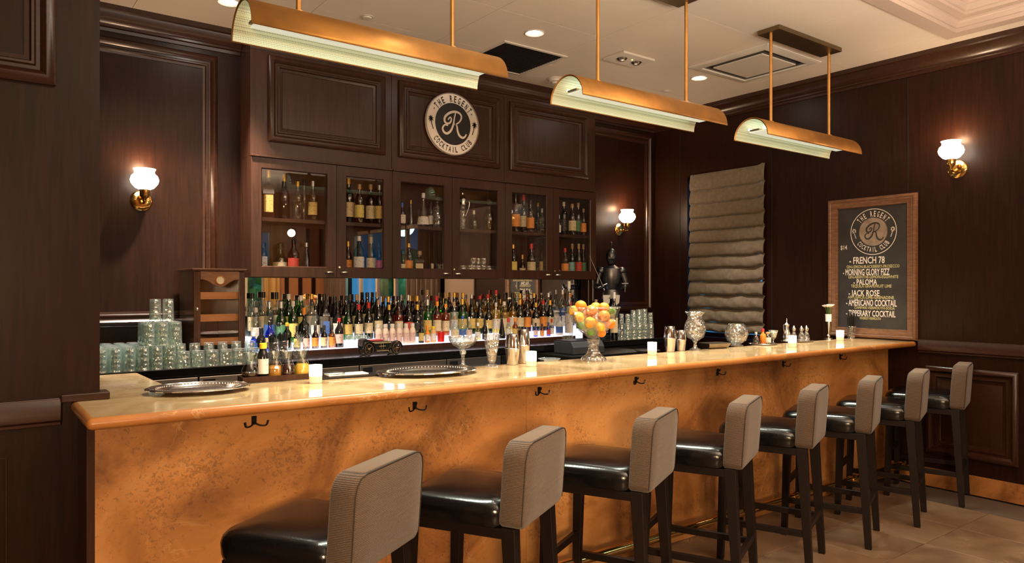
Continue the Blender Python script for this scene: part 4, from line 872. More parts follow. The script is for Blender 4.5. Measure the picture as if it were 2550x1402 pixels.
# red cup, white napkins stack etc on riser
p = at_y(1098, 860, 4.945); o = MB().lathe(glass_prof(.075, .030), 18).obj('red_cup', mat('red plastic', (.6, .01, .01), .35)); o.location = (p[0], 4.945, T1); tag(o, 'bright red plastic cup beside the tan juice bottle', 'cup')
for k, (px, hh) in enumerate(((868, .085), (880, .075), (893, .085), (905, .08))):
    p = at_y(px, 860, 4.945); o = MB().lathe([(0, .001), (.024, .001), (.022, .003), (.003, .006), (.003, hh * .45), (.022, hh * .62), (.028, hh * .85), (.026, hh), (.024, hh), (.02, hh * .65), (0, hh * .5)], 18).obj('coupe_glass', CLEAR); o.location = (p[0], 4.945, T1)
    tag(o, f'small clear stemmed glass, {ordw(k)} from left behind the model car', 'glass', 'small stemmed glasses behind the model car')
# sheet of white plates right of the riser
pl = thing('plate_stack', 'stack of white plates on the back counter behind the receipt printer', 'plate', (*at_z(1405, 846, ZC)[:2], ZC))
for k in range(4): MB().lathe([(0, 0), (.04, 0), (.075, .012), (.076, .014), (.04, .004), (0, .004)], 24, (0, 0, .001 + k * .009)).obj('plate', PORC, pl)
# ------------------------------------------------------------------ humidor
hx0, hx1, hy0, hy1, hz0, hz1 = 1.135, 1.447, 4.77, 5.14, ZC + .001, 1.605
hm = thing('humidor', 'tall dark wooden humidor cabinet with glass door standing on the back counter', 'humidor', ((hx0 + hx1) / 2, (hy0 + hy1) / 2, hz0)); W, D, HH = (hx1 - hx0) / 2, (hy1 - hy0) / 2, hz1 - hz0
mb = MB(); mb.box(-W, -D + .02, 0, -W + .018, D, HH - .012).box(W - .018, -D + .02, 0, W, D, HH - .012).box(-W + .018, D - .012, 0, W - .018, D, HH - .012).box(-W + .018, -D + .02, 0, W - .018, D - .012, .02); mb.obj('carcass', HUMW, hm, 0)
MB().box(-W - .012, -D - .012, HH - .012, W + .012, D + .01, HH + .004).obj('top_board', HUMW, hm, 0, bevel=.004)
MB().box(-W - .008, -D - .008, 0.0, W + .008, D, .03).obj('plinth', HUMW, hm, 0, bevel=.004)
dz0, dz1 = .035, HH - .014; sw = .040
MB().box(-W, -D, dz0, -W + sw, -D + .019, dz1).box(W - sw, -D, dz0, W, -D + .019, dz1).box(-W + sw, -D, dz0, W - sw, -D + .019, dz0 + .045).obj('door_frame', HUMW, hm, 0, bevel=.003)
n = 24; lo = []; 
for i in range(n + 1):
    t = i / n; x = (-W + sw) + 2 * (W - sw) * t; lo.append((x, dz1 - .05 - .048 * (.5 - .5 * cos(2 * pi * t)) ** 1.3))
vs = []; fs = []
for x, z in lo: vs += [(x, -D, z), (x, -D, dz1), (x, -D + .019, z), (x, -D + .019, dz1)]
for i in range(n): a = 4 * i; fs += [(a, a + 4, a + 5, a + 1), (a + 2, a + 3, a + 7, a + 6), (a, a + 2, a + 6, a + 4)]
MB().add(vs, fs).obj('door_arch', wood('light walnut', (.16, .07, .03), (.30, .14, .06), .3, (2, 14, 14)), hm, 0)
RX = Matrix.Rotation(pi / 2, 3, 'X')
MB().lathe([(0, .004), (.022, .004), (.024, .007), (.028, .007), (.029, 0)], 24, (0, -D, dz1 - .055), axis=RX).obj('hygrometer', mat('hygrometer face', (.75, .68, .5), .3), hm)
MB().lathe([(.023, .008), (.028, .008), (.029, .001)], 24, (0, -D, dz1 - .055), axis=RX).obj('hygrometer_rim', BRASSP, hm)
MB().box(-W + sw, -D + .008, dz0 + .045, W - sw, -D + .011, dz1 - .05).obj('door_glass', PANE, hm, 0)
MB().ball((-W + .018, -D - .012, .34), .009, 10, 6).obj('door_knob', NICK, hm)
for z, h_ in ((.40, .045), (.26, .045), (.11, .045)):
    mb = MB(); mb.box(-W + .03, -D + .03, z, W - .03, -D + .045, z + h_).box(-W + .03, -D + .045, z, W - .03, D - .02, z + .008); mb.obj('cedar_drawer', CEDAR, hm, 0)
for z in (.408, .268, .118):
    mb = MB()
    for k in range(7): mb.tube([(-W + .05 + k * .030, -D + .06, z + .012), (-W + .055 + k * .030, -D + .19, z + .012)], .009, 8)
    mb.obj('cigars', mat('cigar leaf', (.09, .04, .02), .7), hm)['kind'] = 'stuff'
# ------------------------------------------------------------------ glasses on the back counter
def ribbed(h, r, n=12):
    mb = MB(); mb.lathe([(r, .0), (r * .985, h * .05), (r * .93, h * .75), (r * .88, h), (0, h), (0, h - .008), (r * .8, h - .012), (r * .9, h * .3), (r - .003, 0)], n * 2, mod=lambda a, z: 1 + .02 * cos(n * a)); return mb.mesh('tumbler', 30)
HB = ribbed(.135, .033); OF = ribbed(.095, .040, 10)
def put(me, name, m, loc, label, group, sc=1):
    o = bpy.data.objects.new(name, me); COL.objects.link(o); o.location = loc; o.rotation_euler = (0, 0, random.uniform(0, 1)); o.scale = (sc, sc, sc)
    if not me.materials: me.materials.append(m)
    tag(o, label, 'glass', group)
ci = 0; x = .47
while x < 1.52:
    for j in range(6):
        y = 4.628 + j * .0745
        if x > 1.085 and y > 4.715: continue
        if x > 1.0: put(OF if j < 1 else HB, 'tumbler', CLEAR, (x, y, ZC + .0005), f'upturned clear glass before the humidor, {ORD[j]} row, {ORD[ci]} column from the pier', 'glasses before the humidor')
        else:
            put(HB, 'tumbler', CLEAR, (x, y, ZC + .0005), f'upturned ribbed highball beside the pier, {ORD[j]} row, {ORD[ci]} column from the left', 'highball glasses beside the pier')
    x += .0715 if x < 1.0 else .082; ci += 1
k = 0
for zz, sp_ in ((1, [(a_, b_) for a_ in (.86, .935, 1.01) for b_ in (.0, .075, .15)]), (2, [(.905, .05), (.975, .05)])):
    for a_, b_ in sp_:
        put(HB, 'tumbler', CLEAR, (a_, 4.66 + b_, ZC + .001 + .1355 * zz), f'upturned ribbed glass, {ORD[zz]} tier of the pile beside the humidor, {ORD[k % 9]} in it', 'glasses piled beside the humidor'); k += 1
for px in (436, 489):
    p = at_z(px, 912, ZC); put(MB().lathe(glass_prof(.08, .041, taper=.78), 20).mesh('tumbler'), 'rocks_glass', CLEAR, (p[0], 4.605, ZC), ('left' if px < 450 else 'right') + ' upright clear rocks glass of two at the counter edge before the pile', 'upright rocks glasses at the counter edge', .7)
# right hand glasses
for i, xx in enumerate([4.845, 4.92, 4.995, 5.07, 5.145]):
    for j in range(4):
        yy = 4.66 + j * .076
        if i < 3 and j > 1: continue
        xx += random.uniform(-.004, .004)
        put(HB, 'tumbler', CLEAR, (xx, yy, ZC + .0005), f'upturned glass behind the shakers, {ORD[j]} row, {ORD[i]} column from left', 'glasses at the right end of the back counter')
        if j < 2: put(HB, 'tumbler', CLEAR, (xx, yy, ZC + .1365), f'upturned glass on the second tier behind the shakers, {ORD[j]} row, {ORD[i]} column', 'second tier of glasses at the right', random.uniform(.62, 1.0))
o = put(MB().lathe(glass_prof(.05, .024), 16).mesh('shot'), 'shot_glass', CLEAR, (*at_z(1563, 843, ZC)[:2], ZC + .0005), 'small clear shot glass at the left of the right-hand glass rows', None)
# crystal pineapple, jar, stirrers near the riser's left end
p = at_z(640, 868, ZC); cr_ = thing('crystal_pineapple', 'faceted crystal pineapple ornament at the left end of the bottle rows', 'ornament', (p[0] - .02, 4.74, ZC))
MB().lathe([(0, 0), (.03, 0), (.04, .04), (.038, .09), (.02, .12), (0, .125)], 16).obj('fruit', CRYS, cr_)
for k in range(12):
    a = k * 2.4; r = .015 + .02 * (k % 3) / 2; MB().hexa([(r * .2 * cos(a) - .004, r * .2 * sin(a) - .002, .12), (r * .2 * cos(a) + .004, r * .2 * sin(a) - .002, .12), (r * .2 * cos(a) + .004, r * .2 * sin(a) + .002, .12), (r * .2 * cos(a) - .004, r * .2 * sin(a) + .002, .12)],
        [(r * 1.8 * cos(a) - .001, r * 1.8 * sin(a) - .001, .19 - r), (r * 1.8 * cos(a) + .001, r * 1.8 * sin(a) - .001, .19 - r), (r * 1.8 * cos(a) + .001, r * 1.8 * sin(a) + .001, .19 - r), (r * 1.8 * cos(a) - .001, r * 1.8 * sin(a) + .001, .19 - r)]).obj('leaf', CRYS, cr_, 0)
def strawcup(loc, label, h=.11, r=.036, m=CRYS, sh=.10):
    t = thing('straw_glass', label, 'glass', loc); MB().lathe(glass_prof(h, r, taper=.8), 18).obj('glass', m, t)
    for k in range(16):
        a = k * 2.4; rr_ = r * .6 * sqrt((k + .5) / 16); MB().tube([(rr_ * .7 * cos(a), rr_ * .7 * sin(a), .012), (rr_ * 1.5 * cos(a), rr_ * 1.5 * sin(a), h + sh * random.uniform(.3, .55))], .0042, 6).obj('straw', STRAW, t)
    return t
strawcup((1.60, 4.70, ZC), 'clear glass of black straws behind the wooden bottle caddy', .12, .036)
strawcup((1.70, 4.80, ZC), 'clear glass of black picks beside the green bottles', .12, .04)
# ------------------------------------------------------------------ model car
cx, cy, _ = at_z(944, 884, ZC); cy = 4.645; cx = at_y(944, 860, cy)[0]
mc = thing('model_car', 'black and gold vintage roadster model on the back counter edge', 'model car', (cx, cy + .01, ZC)); mc.scale = (1.12, 1.12, 1.35)
GLD = mat('gold trim', (.55, .42, .22), .3, 1); L2 = .125
MB().extr([(-.12, .03), (-.05, .022), (.06, .022), (.075, .03), (.12, .034), (.125, .06), (.085, .068), (.04, .072), (-.06, .074), (-.10, .088), (-.125, .082), (-.128, .05)], 'y', -.032, .032).obj('body', BLKM, mc, 0, bevel=.003)
for yy in (-.0335, .0335):
    PP = lambda u, v, h, yy=yy: (u, yy + (-h if yy < 0 else h), v)
    mb = MB()
    for pts in ([(-.045, .062), (.072, .062), (.068, .045), (.05, .028), (-.03, .028), (-.05, .048), (-.065, .06)], [(-.11, .067), (.07, .067)], [(-.03, .022), (.055, .022)], [(.002, .062), (.002, .028)], [(.018, .062), (.018, .028)], [(-.012, .046), (.032, .046)]):
        mb.tube([PP(u, v, .001) for u, v in pts], .0013, 5)
    mb.obj('gold_piping', GLD, mc)
RXm = Matrix.Rotation(pi / 2, 3, 'X')
for sx in (-.085, .105):
    for sy in (-1, 1):
        c_ = (sx, sy * .040, .033)
        wh = MB().lathe([(.024, -.006), (.033, -.006), (.033, .006), (.024, .006), (.024, -.006)], 24, c_, axis=RXm).obj('wheel', BLKM, mc)
        mb = MB()
        for k in range(4): a = k * pi / 2 + (.6 if sx < 0 else .1); mb.tube([c_, (c_[0] + .025 * cos(a), c_[1], c_[2] + .025 * sin(a))], .0018, 5)
        mb.lathe([(.026, .0065), (.029, .0065), (.029, -.0065), (.026, -.0065), (.026, .0065)], 24, c_, axis=RXm); mb.lathe([(0, -.009), (.006, -.008), (.007, .008), (0, .009)], 10, c_, axis=RXm); mb.obj('spokes', GLD, wh)
    MB().extr([(sx + .040 * cos(a), .035 + .038 * sin(a)) for a in [pi * k / 8 for k in range(9)]] + [(sx + .036 * cos(a), .035 + .034 * sin(a)) for a in [pi * (8 - k) / 8 for k in range(9)]], 'y', -.050, -.030).obj('mudguard', BLKM, mc)
MB().box(-.06, -.03, .072, .02, .03, .080).obj('seat', mat('red seat leather', (.3, .02, .02), .4), mc, 0, bevel=.003)
MB().tube([(.03, -.028, .070), (.026, -.028, .088), (.026, .028, .088), (.03, .028, .070)], .0018, 6).obj('windscreen', GLD, mc)
# ------------------------------------------------------------------ receipt printer
q = at_y(1432, 888, 4.45)
rp = thing('receipt_printer', 'black receipt printer standing low behind the bar beside the fruit bowl', 'printer', (q[0], 4.40, .955)); 
tag(MB().box(q[0] - .3, 4.16, 0, q[0] + .6, 4.56, .954).obj('lower_bench', BLKM, smooth=0), 'black low bench behind the bar under the receipt printer', 'counter')
MB().extr([(-.12, 0), (-.12, .055), (-.09, .10), (.12, .10), (.12, 0)], 'x', -.17, .17).obj('housing', mat('printer grey', (.035, .04, .045), .4), rp, 0, bevel=.006)
MB().box(-.165, -.09, .101, .165, .11, .106).obj('lid', BLKP, rp, 0, bevel=.002)
MB().box(.02, -.118, .065, .06, -.112, .075).obj('badge', mat('badge silver', (.5, .5, .5), .3), rp, 0)
# ------------------------------------------------------------------ knight statuette
ky = 4.93; kp = at_y(1522, 800, ky); kz0 = ZC; kh = at_y(1522, 615, ky)[2] - kz0
kn = thing('knight_statuette', 'blackened steel knight in armour statuette holding a sword on the back counter', 'statuette', (kp[0], ky, kz0), -.75)
S = kh / .92; V = lambda *p: tuple(q_ * S for q_ in p)
MB().lathe([(0, 0), (.13 * S, 0), (.13 * S, .02 * S), (.11 * S, .03 * S), (0, .03 * S)], 24).obj('base', BLKM, kn)
for sx in (-1, 1):
    MB().tube([V(sx * .045, -.03, .04), V(sx * .045, 0, .06), V(sx * .046, .0, .2), V(sx * .046, -.005, .24), V(sx * .043, 0, .40)], [q_ * S for q_ in (.024, .026, .034, .038, .048)], 12).obj('leg_armour', ARM, kn)
    MB().ball(V(sx * .046, -.03, .235), .026 * S, 10, 6).obj('knee_plate', ARM, kn)
    MB().ball(V(sx * .045, -.045, .05), .032 * S, 10, 6, sy=1.5, sz=.6).obj('foot_plate', ARM, kn)
    MB().tube([V(sx * .105, 0, .665), V(sx * .135, .0, .60), V(sx * .145, .0, .525)], [.042 * S, .033 * S, .030 * S], 12).obj('upper_arm', ARM, kn)
    MB().ball(V(sx * .105, 0, .675), .050 * S, 12, 7, sz=.85).obj('pauldron', ARM, kn)
    MB().tube([V(sx * .145, 0, .52), V(sx * .12, -.07, .51), V(sx * .11 + .02, -.115, .515)], [.032 * S, .034 * S, .022 * S], 12).obj('forearm', ARM, kn)
    MB().ball(V(sx * .11 + .022, -.135, .518), .022 * S, 10, 6).obj('gauntlet', ARM, kn)
    MB().extr([(-.036 * S, 0), (.036 * S, 0), (.03 * S, -.08 * S), (0, -.105 * S), (-.03 * S, -.08 * S)], 'y', -.004, .004).obj('tasset', ARM, kn, 0).location = V(sx * .048, -.062, .43)
for k in range(4):
    MB().lathe([(.082 * S + k * .005 * S, 0), (.088 * S + k * .005 * S, -.026 * S)], 24, V(0, 0, .485 - k * .022), sy=.68).obj('skirt_band', ARM, kn)
MB().lathe([(.06 * S, .47 * S), (.072 * S, .50 * S), (.098 * S, .58 * S), (.108 * S, .64 * S), (.098 * S, .70 * S), (.05 * S, .73 * S), (.03 * S, .745 * S)], 24, sy=.72).obj('breastplate', ARM, kn)
hl_ = MB().lathe([(0, .74 * S), (.036 * S, .745 * S), (.046 * S, .78 * S), (.054 * S, .81 * S), (.054 * S, .845 * S), (.042 * S, .88 * S), (.02 * S, .90 * S), (0, .902 * S)], 22, sy=1.12).obj('helmet', ARM, kn)
MB().extr([(-.066 * S, .80 * S), (-.044 * S, .84 * S), (-.02 * S, .85 * S), (-.02 * S, .765 * S), (-.05 * S, .775 * S)], 'x', -.034 * S, .034 * S).obj('visor', ARM, hl_, 0, bevel=.004)
MB().tube(smooth_pts([V(0, .04, .86), V(0, .01, .905), V(0, -.035, .885)], 4), .006 * S, 6).obj('helmet_crest', ARM, hl_)
MB().tube(smooth_pts([V(0, .03, .89), V(0, .035, .94), V(0, .01, .965), V(0, -.03, .945), V(0, -.035, .925)], 4), [(.004 + .007 * sin(pi * i / 16)) * S for i in range(17)], 7).obj('plume', mat('dark plume', (.02, .012, .012), .8), kn)
sw_ = MB().hexa([V(-.003, -.008, 0), V(.003, -.008, 0), V(.003, .008, 0), V(-.003, .008, 0)], [V(-.001, -.003, .32), V(.001, -.003, .32), V(.001, .003, .32), V(-.001, .003, .32)]).obj('sword_blade', ARM, kn, 0)
sw_.location = V(-.09, -.14, .53); sw_.rotation_euler = (.1, -.42, 0)
mb = MB(); mb.tube([V(-.05, 0, 0), V(.05, 0, 0)], .006 * S, 6).tube([V(0, 0, 0), V(0, 0, -.05)], .006 * S, 6); g_ = mb.obj('sword_guard', CHROME, kn); g_.location = V(-.09, -.14, .525); g_.rotation_euler = (.1, -.42, 0)
mb = MB(); mb.tube([V(.132, -.15, .46), V(.132, -.15, .58)], .005 * S, 6).tube([V(.10, -.15, .545), V(.165, -.15, .545)], .005 * S, 6); mb.obj('cross_guard', CHROME, kn)
# two tall bottles by the fruit bowl on the counter
for px, top_, cap, sh_, gl, lb, txt in ((1529, 728, 'white', 'round', 'brown', 'cream', 'tall brown bottle with white cap in front of the knight'), (1484, 746, 'cork', 'round', 'clear', None, 'clear corked bottle behind the oranges, left of the knight'), (1417, 700, 'white', 'round', 'clear', 'white', 'tall clear bottle with white pourer behind the lemons')):
    yy = 4.72 if px > 1500 else 4.80; p = at_y(px, top_, yy); bottle(p[0], yy, ZC, p[2] - ZC, .036, sh_, gl, cap, lb, uniq(txt))
# ------------------------------------------------------------------ things on the bar
ZT = 1.0772
def bt(px, py): p = at_z(px, py, ZT); return (p[0], p[1], ZT)
def oval_tray(loc, a, b, rot, label):
    t = thing('silver_tray', label, 'tray', loc, rot)
    n = 64; prof = [(0, .006), (.62, .006), (.66, .009), (.70, .014), (.90, .020), (.95, .024), (1.0, .020), (1.0, .017), (.70, .009), (.64, .001), (0, .001)]
    MB().lathe([(r, z) for r, z in prof], n, sx=a, sy=b, mod=lambda an, z: 1 + (.012 * cos(16 * an) if z > .018 else 0)).obj('tray_body', CHROME, t, 30)
    mb = MB(); 
    for k in range(72): an = 2 * pi * k / 72; mb.ball((a * .80 * cos(an), b * .80 * sin(an), .0185), .0035, 6, 4)
    mb.obj('gadroon_border', CHROME, t)['kind'] = 'stuff'
    return t
oval_tray(bt(495, 975), .195, .145, -.25, 'oval silver tray with beaded rim at the left end of the bar')
oval_tray(bt(1064, 931), .245, .17, -.2, 'large oval silver tray in front of the crystal compote')
def votive(px, py, label, plate=False):
    p = bt(px, py); t = thing('votive_candle', label, 'candle', p, 0, 'votive candles along the bar'); r = .0275
    MB().lathe([(0, .001), (r * .94, .001), (r, .006), (r * 1.01, .030), (0, .030)], 22).obj('glass_base', CANDG, t)
    MB().lathe([(r * 1.01, .0305), (r * 1.03, .078), (r * .95, .078), (r * .93, .0305), (r * 1.01, .0305)], 22).obj('glass_cup', CANDU, t)
    MB().lathe([(0, .0310), (r * .86, .0310), (r * .88, .060), (r * .5, .0605), (0, .058)], 18).obj('wax', CANDL, t)
    MB().lathe([(0, .058), (.004, .062), (.005, .070), (.002, .078), (0, .082)], 8).obj('flame', CANDL, t)
    light('POINT', (p[0], p[1], ZT + .11), .8, (1, .65, .33), size=.02, name='candle_light')
for px, py, l in ((786, 953, 'lit votive candle beside the wooden caddy of carafes'), (1323, 912, 'lit votive candle right of the tall shakers'), (1624, 884, 'lit votive candle on the bar left of the two shakers'), (1973, 864, 'lit votive candle before the silver pitcher tray'), (2092, 848, 'farthest lit votive candle, near the chalkboard')): votive(px, py, l)
# caddy
c0_ = bt(690, 945); rc = R_(-4)
cd = thing('bottle_caddy', 'long dark wooden serving caddy holding carafes at the left of the bar', 'tray', c0_, rc)
MB().box(-.155, -.045, 0, .155, .045, .012).obj('caddy_base', ESP, cd, 0, bevel=.002); mb = MB(); mb.box(-.155, -.05, 0, .155, -.0455, .024).box(-.155, .0455, 0, .155, .05, .024).box(-.16, -.05, 0, -.1555, .05, .024).box(.1555, -.05, 0, .16, .05, .024); mb.obj('caddy_rim', CABW, cd, 0)
def cpos(u, v=0): return (c0_[0] + u * cos(rc) - v * sin(rc), c0_[1] + u * sin(rc) + v * cos(rc), ZT + .0125)
def carafe(loc, liquid, frac, label, h=.115, r=.036):
    t = thing('carafe', label, 'carafe', loc)
    MB().lathe([(0, 0), (r * .92, 0), (r, .006), (r, h * .34), (r * .55, h * .62), (r * .5, h * .70), (r * .8, h), (r * .76, h), (r * .44, h * .70)], 20).obj('glass_body', CLEARB, t)
    MB().lathe([(0, .003), (r * .90, .003), (r * .94, h * .34 * min(1, frac * 2)), (r * (.94 if frac < .5 else .7), h * .34 + (frac - .5) * h * .3 if frac > .5 else h * .34 * frac * 2), (0, h * .34 + (frac - .5) * h * .3 if frac > .5 else h * .34 * frac * 2)], 18).obj('syrup', liquid, t)
AMS = mat('amber syrup', (.55, .22, .03), .15, spec=.6); DKS = mat('dark syrup', (.03, .006, .004), .12); YES = mat('golden juice', (.75, .40, .05), .2)
carafe(cpos(-.118), DKS, .35, 'clear glass carafe with a little dark syrup, leftmost in the caddy')
carafe(cpos(-.005, .012), AMS, .8, 'amber syrup carafe behind the yellow-capped bottle in the caddy')
carafe(cpos(.045, -.005), DKS, .95, 'dark brown syrup carafe in the middle of the caddy')
carafe(cpos(.115), YES, .9, 'golden juice carafe at the right end of the caddy')
bottle(*cpos(-.062), .155, .024, 'jug', 'black', 'yellow', 'white', uniq('dark square bottle with yellow cap and white label in the caddy'))
q = bt(860, 938); nt_ = thing('napkin_tray', 'dark shallow tray with folded white napkins beside the first candle', 'tray', q, R_(-5))
MB().box(-.14, -.06, 0, .14, .06, .008).obj('tray_base', ESP, nt_, 0, bevel=.003); MB().box(-.09, -.04, .0085, .10, .04, .016).obj('napkins', PORC, nt_, 0, bevel=.003)
MB().lathe([(.052, .018), (.056, .020), (.056, .022), (.050, .020)], 28, (-.06, 0, 0)).obj('silver_ring', CHROME, nt_)
# compote
lathe_thing('crystal_compote', 'cut crystal footed compote bowl behind the large silver tray', 'compote', bt(1153, 917), [('bowl', [(.0, .098), (.02, .10), (.05, .118), (.072, .14), (.078, .165), (.074, .165), (.066, .143), (.045, .125), (0, .112)], CRYS), ('stem', [(0, .098), (.012, .096), (.018, .088), (.018, .075), (.010, .068), (.009, .03), (.014, .018), (.036, .006), (.040, .001), (0, .001)], CRYS)], n=20)
hv = lathe_thing('crystal_vase', 'tapered cut crystal vase holding long bar spoons', 'vase', bt(1225, 912), [('vase_body', [(0, .016), (.016, .018), (.022, .03), (.036, .11), (.043, .17), (.040, .17), (.032, .11), (.018, .03), (0, .025)], CRYS), ('foot', [(0, .001), (.036, .001), (.036, .006), (.014, .014), (0, .016)], CRYS)], n=12)
for k, (dx, dy, l_) in enumerate(((.05, .03, .30), (-.02, .02, .22), (.035, -.02, .24))):
    mb = MB(); mb.tube([(0, 0, .035), (dx * .9, dy * .9, l_)], .0022, 6); mb.ball((dx * .9, dy * .9, l_), .006, 8, 5); o = mb.obj('bar_spoon', CHROME); o.location = hv.location
    tag(o, ['longest twisted bar spoon standing in the crystal vase, leaning right', 'short bar spoon in the crystal vase, leaning left', 'middle length bar spoon standing in the crystal vase'][k], 'spoon')
def shaker(px, py, h, r, label):
    lathe_thing('cocktail_shaker', label, 'shaker', bt(px, py), [('tin', [(0, .001), (r * .72, .001), (r * .76, .004), (r * .98, h * .52), (r, h * .53), (r * .98, h * .545), (r * .9, h * .56)], SHAK), ('upper_tin', [(r * .92, h * .50), (r * .95, h * .56), (r * .78, h - .004), (r * .74, h), (0, h)], SHAK)], 'steel cocktail shakers on the bar', n=28)
shaker(1276, 908, .165, .041, 'steel cocktail shaker beside the crystal vase'); shaker(1303, 904, .185, .040, 'taller steel cocktail shaker just left of the second candle')
shaker(1668, 876, .165, .040, 'tall steel shaker, left one of the pair by the goblet'); shaker(1695, 873, .135, .038, 'shorter steel shaker, right one of the pair by the goblet')
lathe_thing('glass_coaster', 'shallow clear glass dish right of the second candle', 'dish', bt(1368, 898), [('dish', [(0, .001), (.05, .001), (.065, .012), (.062, .012), (.048, .005), (0, .005)], CLEAR)])
# fruit bowl
fb = lathe_thing('fruit_bowl', 'large footed crystal bowl heaped with oranges and lemons', 'bowl', bt(1478, 896), [('bowl', [(0, .122), (.03, .126), (.078, .165), (.122, .22), (.150, .300), (.147, .300), (.118, .224), (.074, .171), (0, .134)], CRYC), ('foot', [(0, .122), (.040, .120), (.032, .095), (.030, .06), (.045, .03), (.072, .012), (.075, .001), (0, .001)], CRYS)], n=20)
MB().lathe([(.150, .296), (.153, .300), (.150, .304), (.146, .300), (.150, .296)], 40, mod=lambda a, z: 1 + .03 * cos(10 * a)).obj('rim', CRYS, fb)
ORG = mat('orange peel', (.85, .22, .006), .45, var=(.90, .29, .01), vscale=12, bump=.6, bscale=260); LEM = mat('lemon peel', (.88, .44, .015), .45, bump=.6, bscale=240); LIM = mat('lime peel', (.12, .30, .04), .4, bump=.5, bscale=240); LEAF = mat('leaf green', (.05, .16, .03), .5)
def fruit(kind, dx, dy, dz, r, label):
    t = thing(kind, label, 'fruit', (fb.location[0] + dx, fb.location[1] + dy, ZT + dz), random.uniform(0, 6), kind + 's in the fruit bowl')
    m = {'orange': ORG, 'lemon': LEM, 'lime': LIM}[kind]
    if kind == 'orange': MB().ball((0, 0, 0), r, 20, 12, sz=.95).obj('peel', m, t, 60)
    else: MB().lathe([(0, -1.35 * r), (.2 * r, -1.28 * r), (.35 * r, -1.1 * r), (.8 * r, -.7 * r), (r, 0), (.8 * r, .7 * r), (.35 * r, 1.1 * r), (.18 * r, 1.3 * r), (0, 1.35 * r)], 18, axis=Matrix.Rotation(random.uniform(.7, 1.3), 3, 'X')).obj('peel', m, t, 60)
    MB().lathe([(0, .003), (.004, .002), (.005, 0), (.003, -.003)], 6, (0, 0, r * .95)).obj('stem_end', LEAF, t)
u = Vector((.79, -.61, 0)); f_ = Vector((.61, .79, 0))
FRU = [('orange', 1446, 761, 0, .034, 'top left orange of the heap in the crystal bowl'), ('orange', 1473, 772, -.01, .034, 'orange in the middle of the heap, top row'), ('orange', 1505, 766, .02, .033, 'orange at the top right of the heap'), ('orange', 1502, 785, -.05, .034, 'orange below the top right one, facing the camera'), ('orange', 1486, 766, .05, .033, 'orange behind the middle one at the top'),
 ('lemon', 1466, 801, -.075, .033, 'lemon at the centre of the bowl, below the top oranges'), ('lemon', 1493, 812, -.06, .029, 'lemon near the bowl\'s bottom right'), ('orange', 1519, 805, -.02, .030, 'orange at the right inside the bowl'), ('lemon', 1427, 772, -.01, .027, 'lemon at the far left of the heap'),
 ('lemon', 1440, 788, -.03, .031, 'lemon at the left inside the bowl'), ('lime', 1470, 823, -.045, .026, 'lime low in the bowl, centre'), ('lime', 1524, 777, .0, .025, 'lime at the right rim of the bowl'), ('orange', 1468, 785, .04, .034, 'orange at the back of the heap'), ('lime', 1449, 808, -.035, .027, 'lime low in the bowl, left'), ('orange', 1497, 828, -.02, .026, 'orange at the bottom of the bowl'), ('lemon', 1478, 806, .02, .032, 'lemon buried in the middle of the bowl')]
for k, px_, py_, b_, r, l_ in FRU:
    v_ = u * ((px_ - 1478) / F * 4.12) + f_ * b_; fruit(k, v_.x, v_.y, (896 - py_) / F * 4.12 + b_ * .01, r, uniq(l_))
q = bt(1622, 879); lathe_thing('dark_tray', 'small round dark tray behind the third candle', 'tray', (q[0] + .05, q[1] + .08, ZT), [('tray_body', [(0, .001), (.07, .001), (.085, .010), (.082, .012), (.07, .005), (0, .005)], ESP)])
gb = thing('crystal_goblet_vase', 'large crystal goblet vase with ruffled rim beside the shakers', 'vase', bt(1731, 872))
MB().lathe([(0, .062), (.02, .063), (.055, .085), (.072, .13), (.066, .175), (.048, .21), (.046, .225), (.064, .252), (.062, .254), (.042, .226), (.044, .21), (.062, .172), (.068, .13), (.05, .09), (0, .070)], 32, mod=lambda a, z: 1 + (.08 * cos(6 * a) if z > .24 else 0)).obj('bowl', CRYS, gb)
MB().lathe([(0, .001), (.038, .001), (.036, .008), (.014, .02), (.010, .045), (.02, .06), (0, .062)], 20).obj('foot', CRYS, gb)
md = thing('metal_dish', 'shallow hammered metal dish between goblet vase and crystal globe', 'dish', bt(1780, 867), R_(-12))
MB().hexa([(-.075, -.045, .002), (.075, -.045, .002), (.075, .045, .002), (-.075, .045, .002)], [(-.095, -.062, .038), (.095, -.062, .038), (.095, .062, .038), (-.095, .062, .038)]).obj('dish_body', mat('dark pewter', (.30, .24, .19), .25, 1), md, 0, bevel=.006)
lathe_thing('crystal_globe', 'round cut crystal rose bowl on the right part of the bar', 'bowl', bt(1834, 862), [('globe', [(0, .012), (.03, .014), (.065, .04), (.082, .085), (.075, .125), (.050, .158), (.047, .158), (.07, .12), (.076, .085), (.06, .045), (0, .022)], CRYS), ('foot', [(0, .001), (.045, .001), (.048, .008), (.03, .013), (0, .013)], CRYS)], n=20)
q = bt(1900, 858); ot = thing('condiment_tray', 'small round silver tray with little bottles, right of the crystal globe', 'tray', q)
MB().lathe([(0, .001), (.09, .001), (.10, .008), (.098, .010), (.088, .005), (0, .005)], 32).obj('tray_body', CHROME, ot)
for dx, hh, R, shp, g, cp, lb, l_ in ((-.05, .085, .022, 'small', 'amber', 'silver', 'black', 'small amber bottle, leftmost on the condiment tray'), (.0, .11, .022, 'small', 'orange', 'red', None, 'orange-capped small bottle in the middle of the condiment tray'), (.035, .085, .024, 'jug', 'yellow', 'cork', 'white', 'small golden bottle with white label on the condiment tray')):
    v_ = u * dx; bottle(q[0] + v_.x, q[1] + v_.y, ZT + .0055, hh, R, shp, g, cp, lb, uniq(l_))
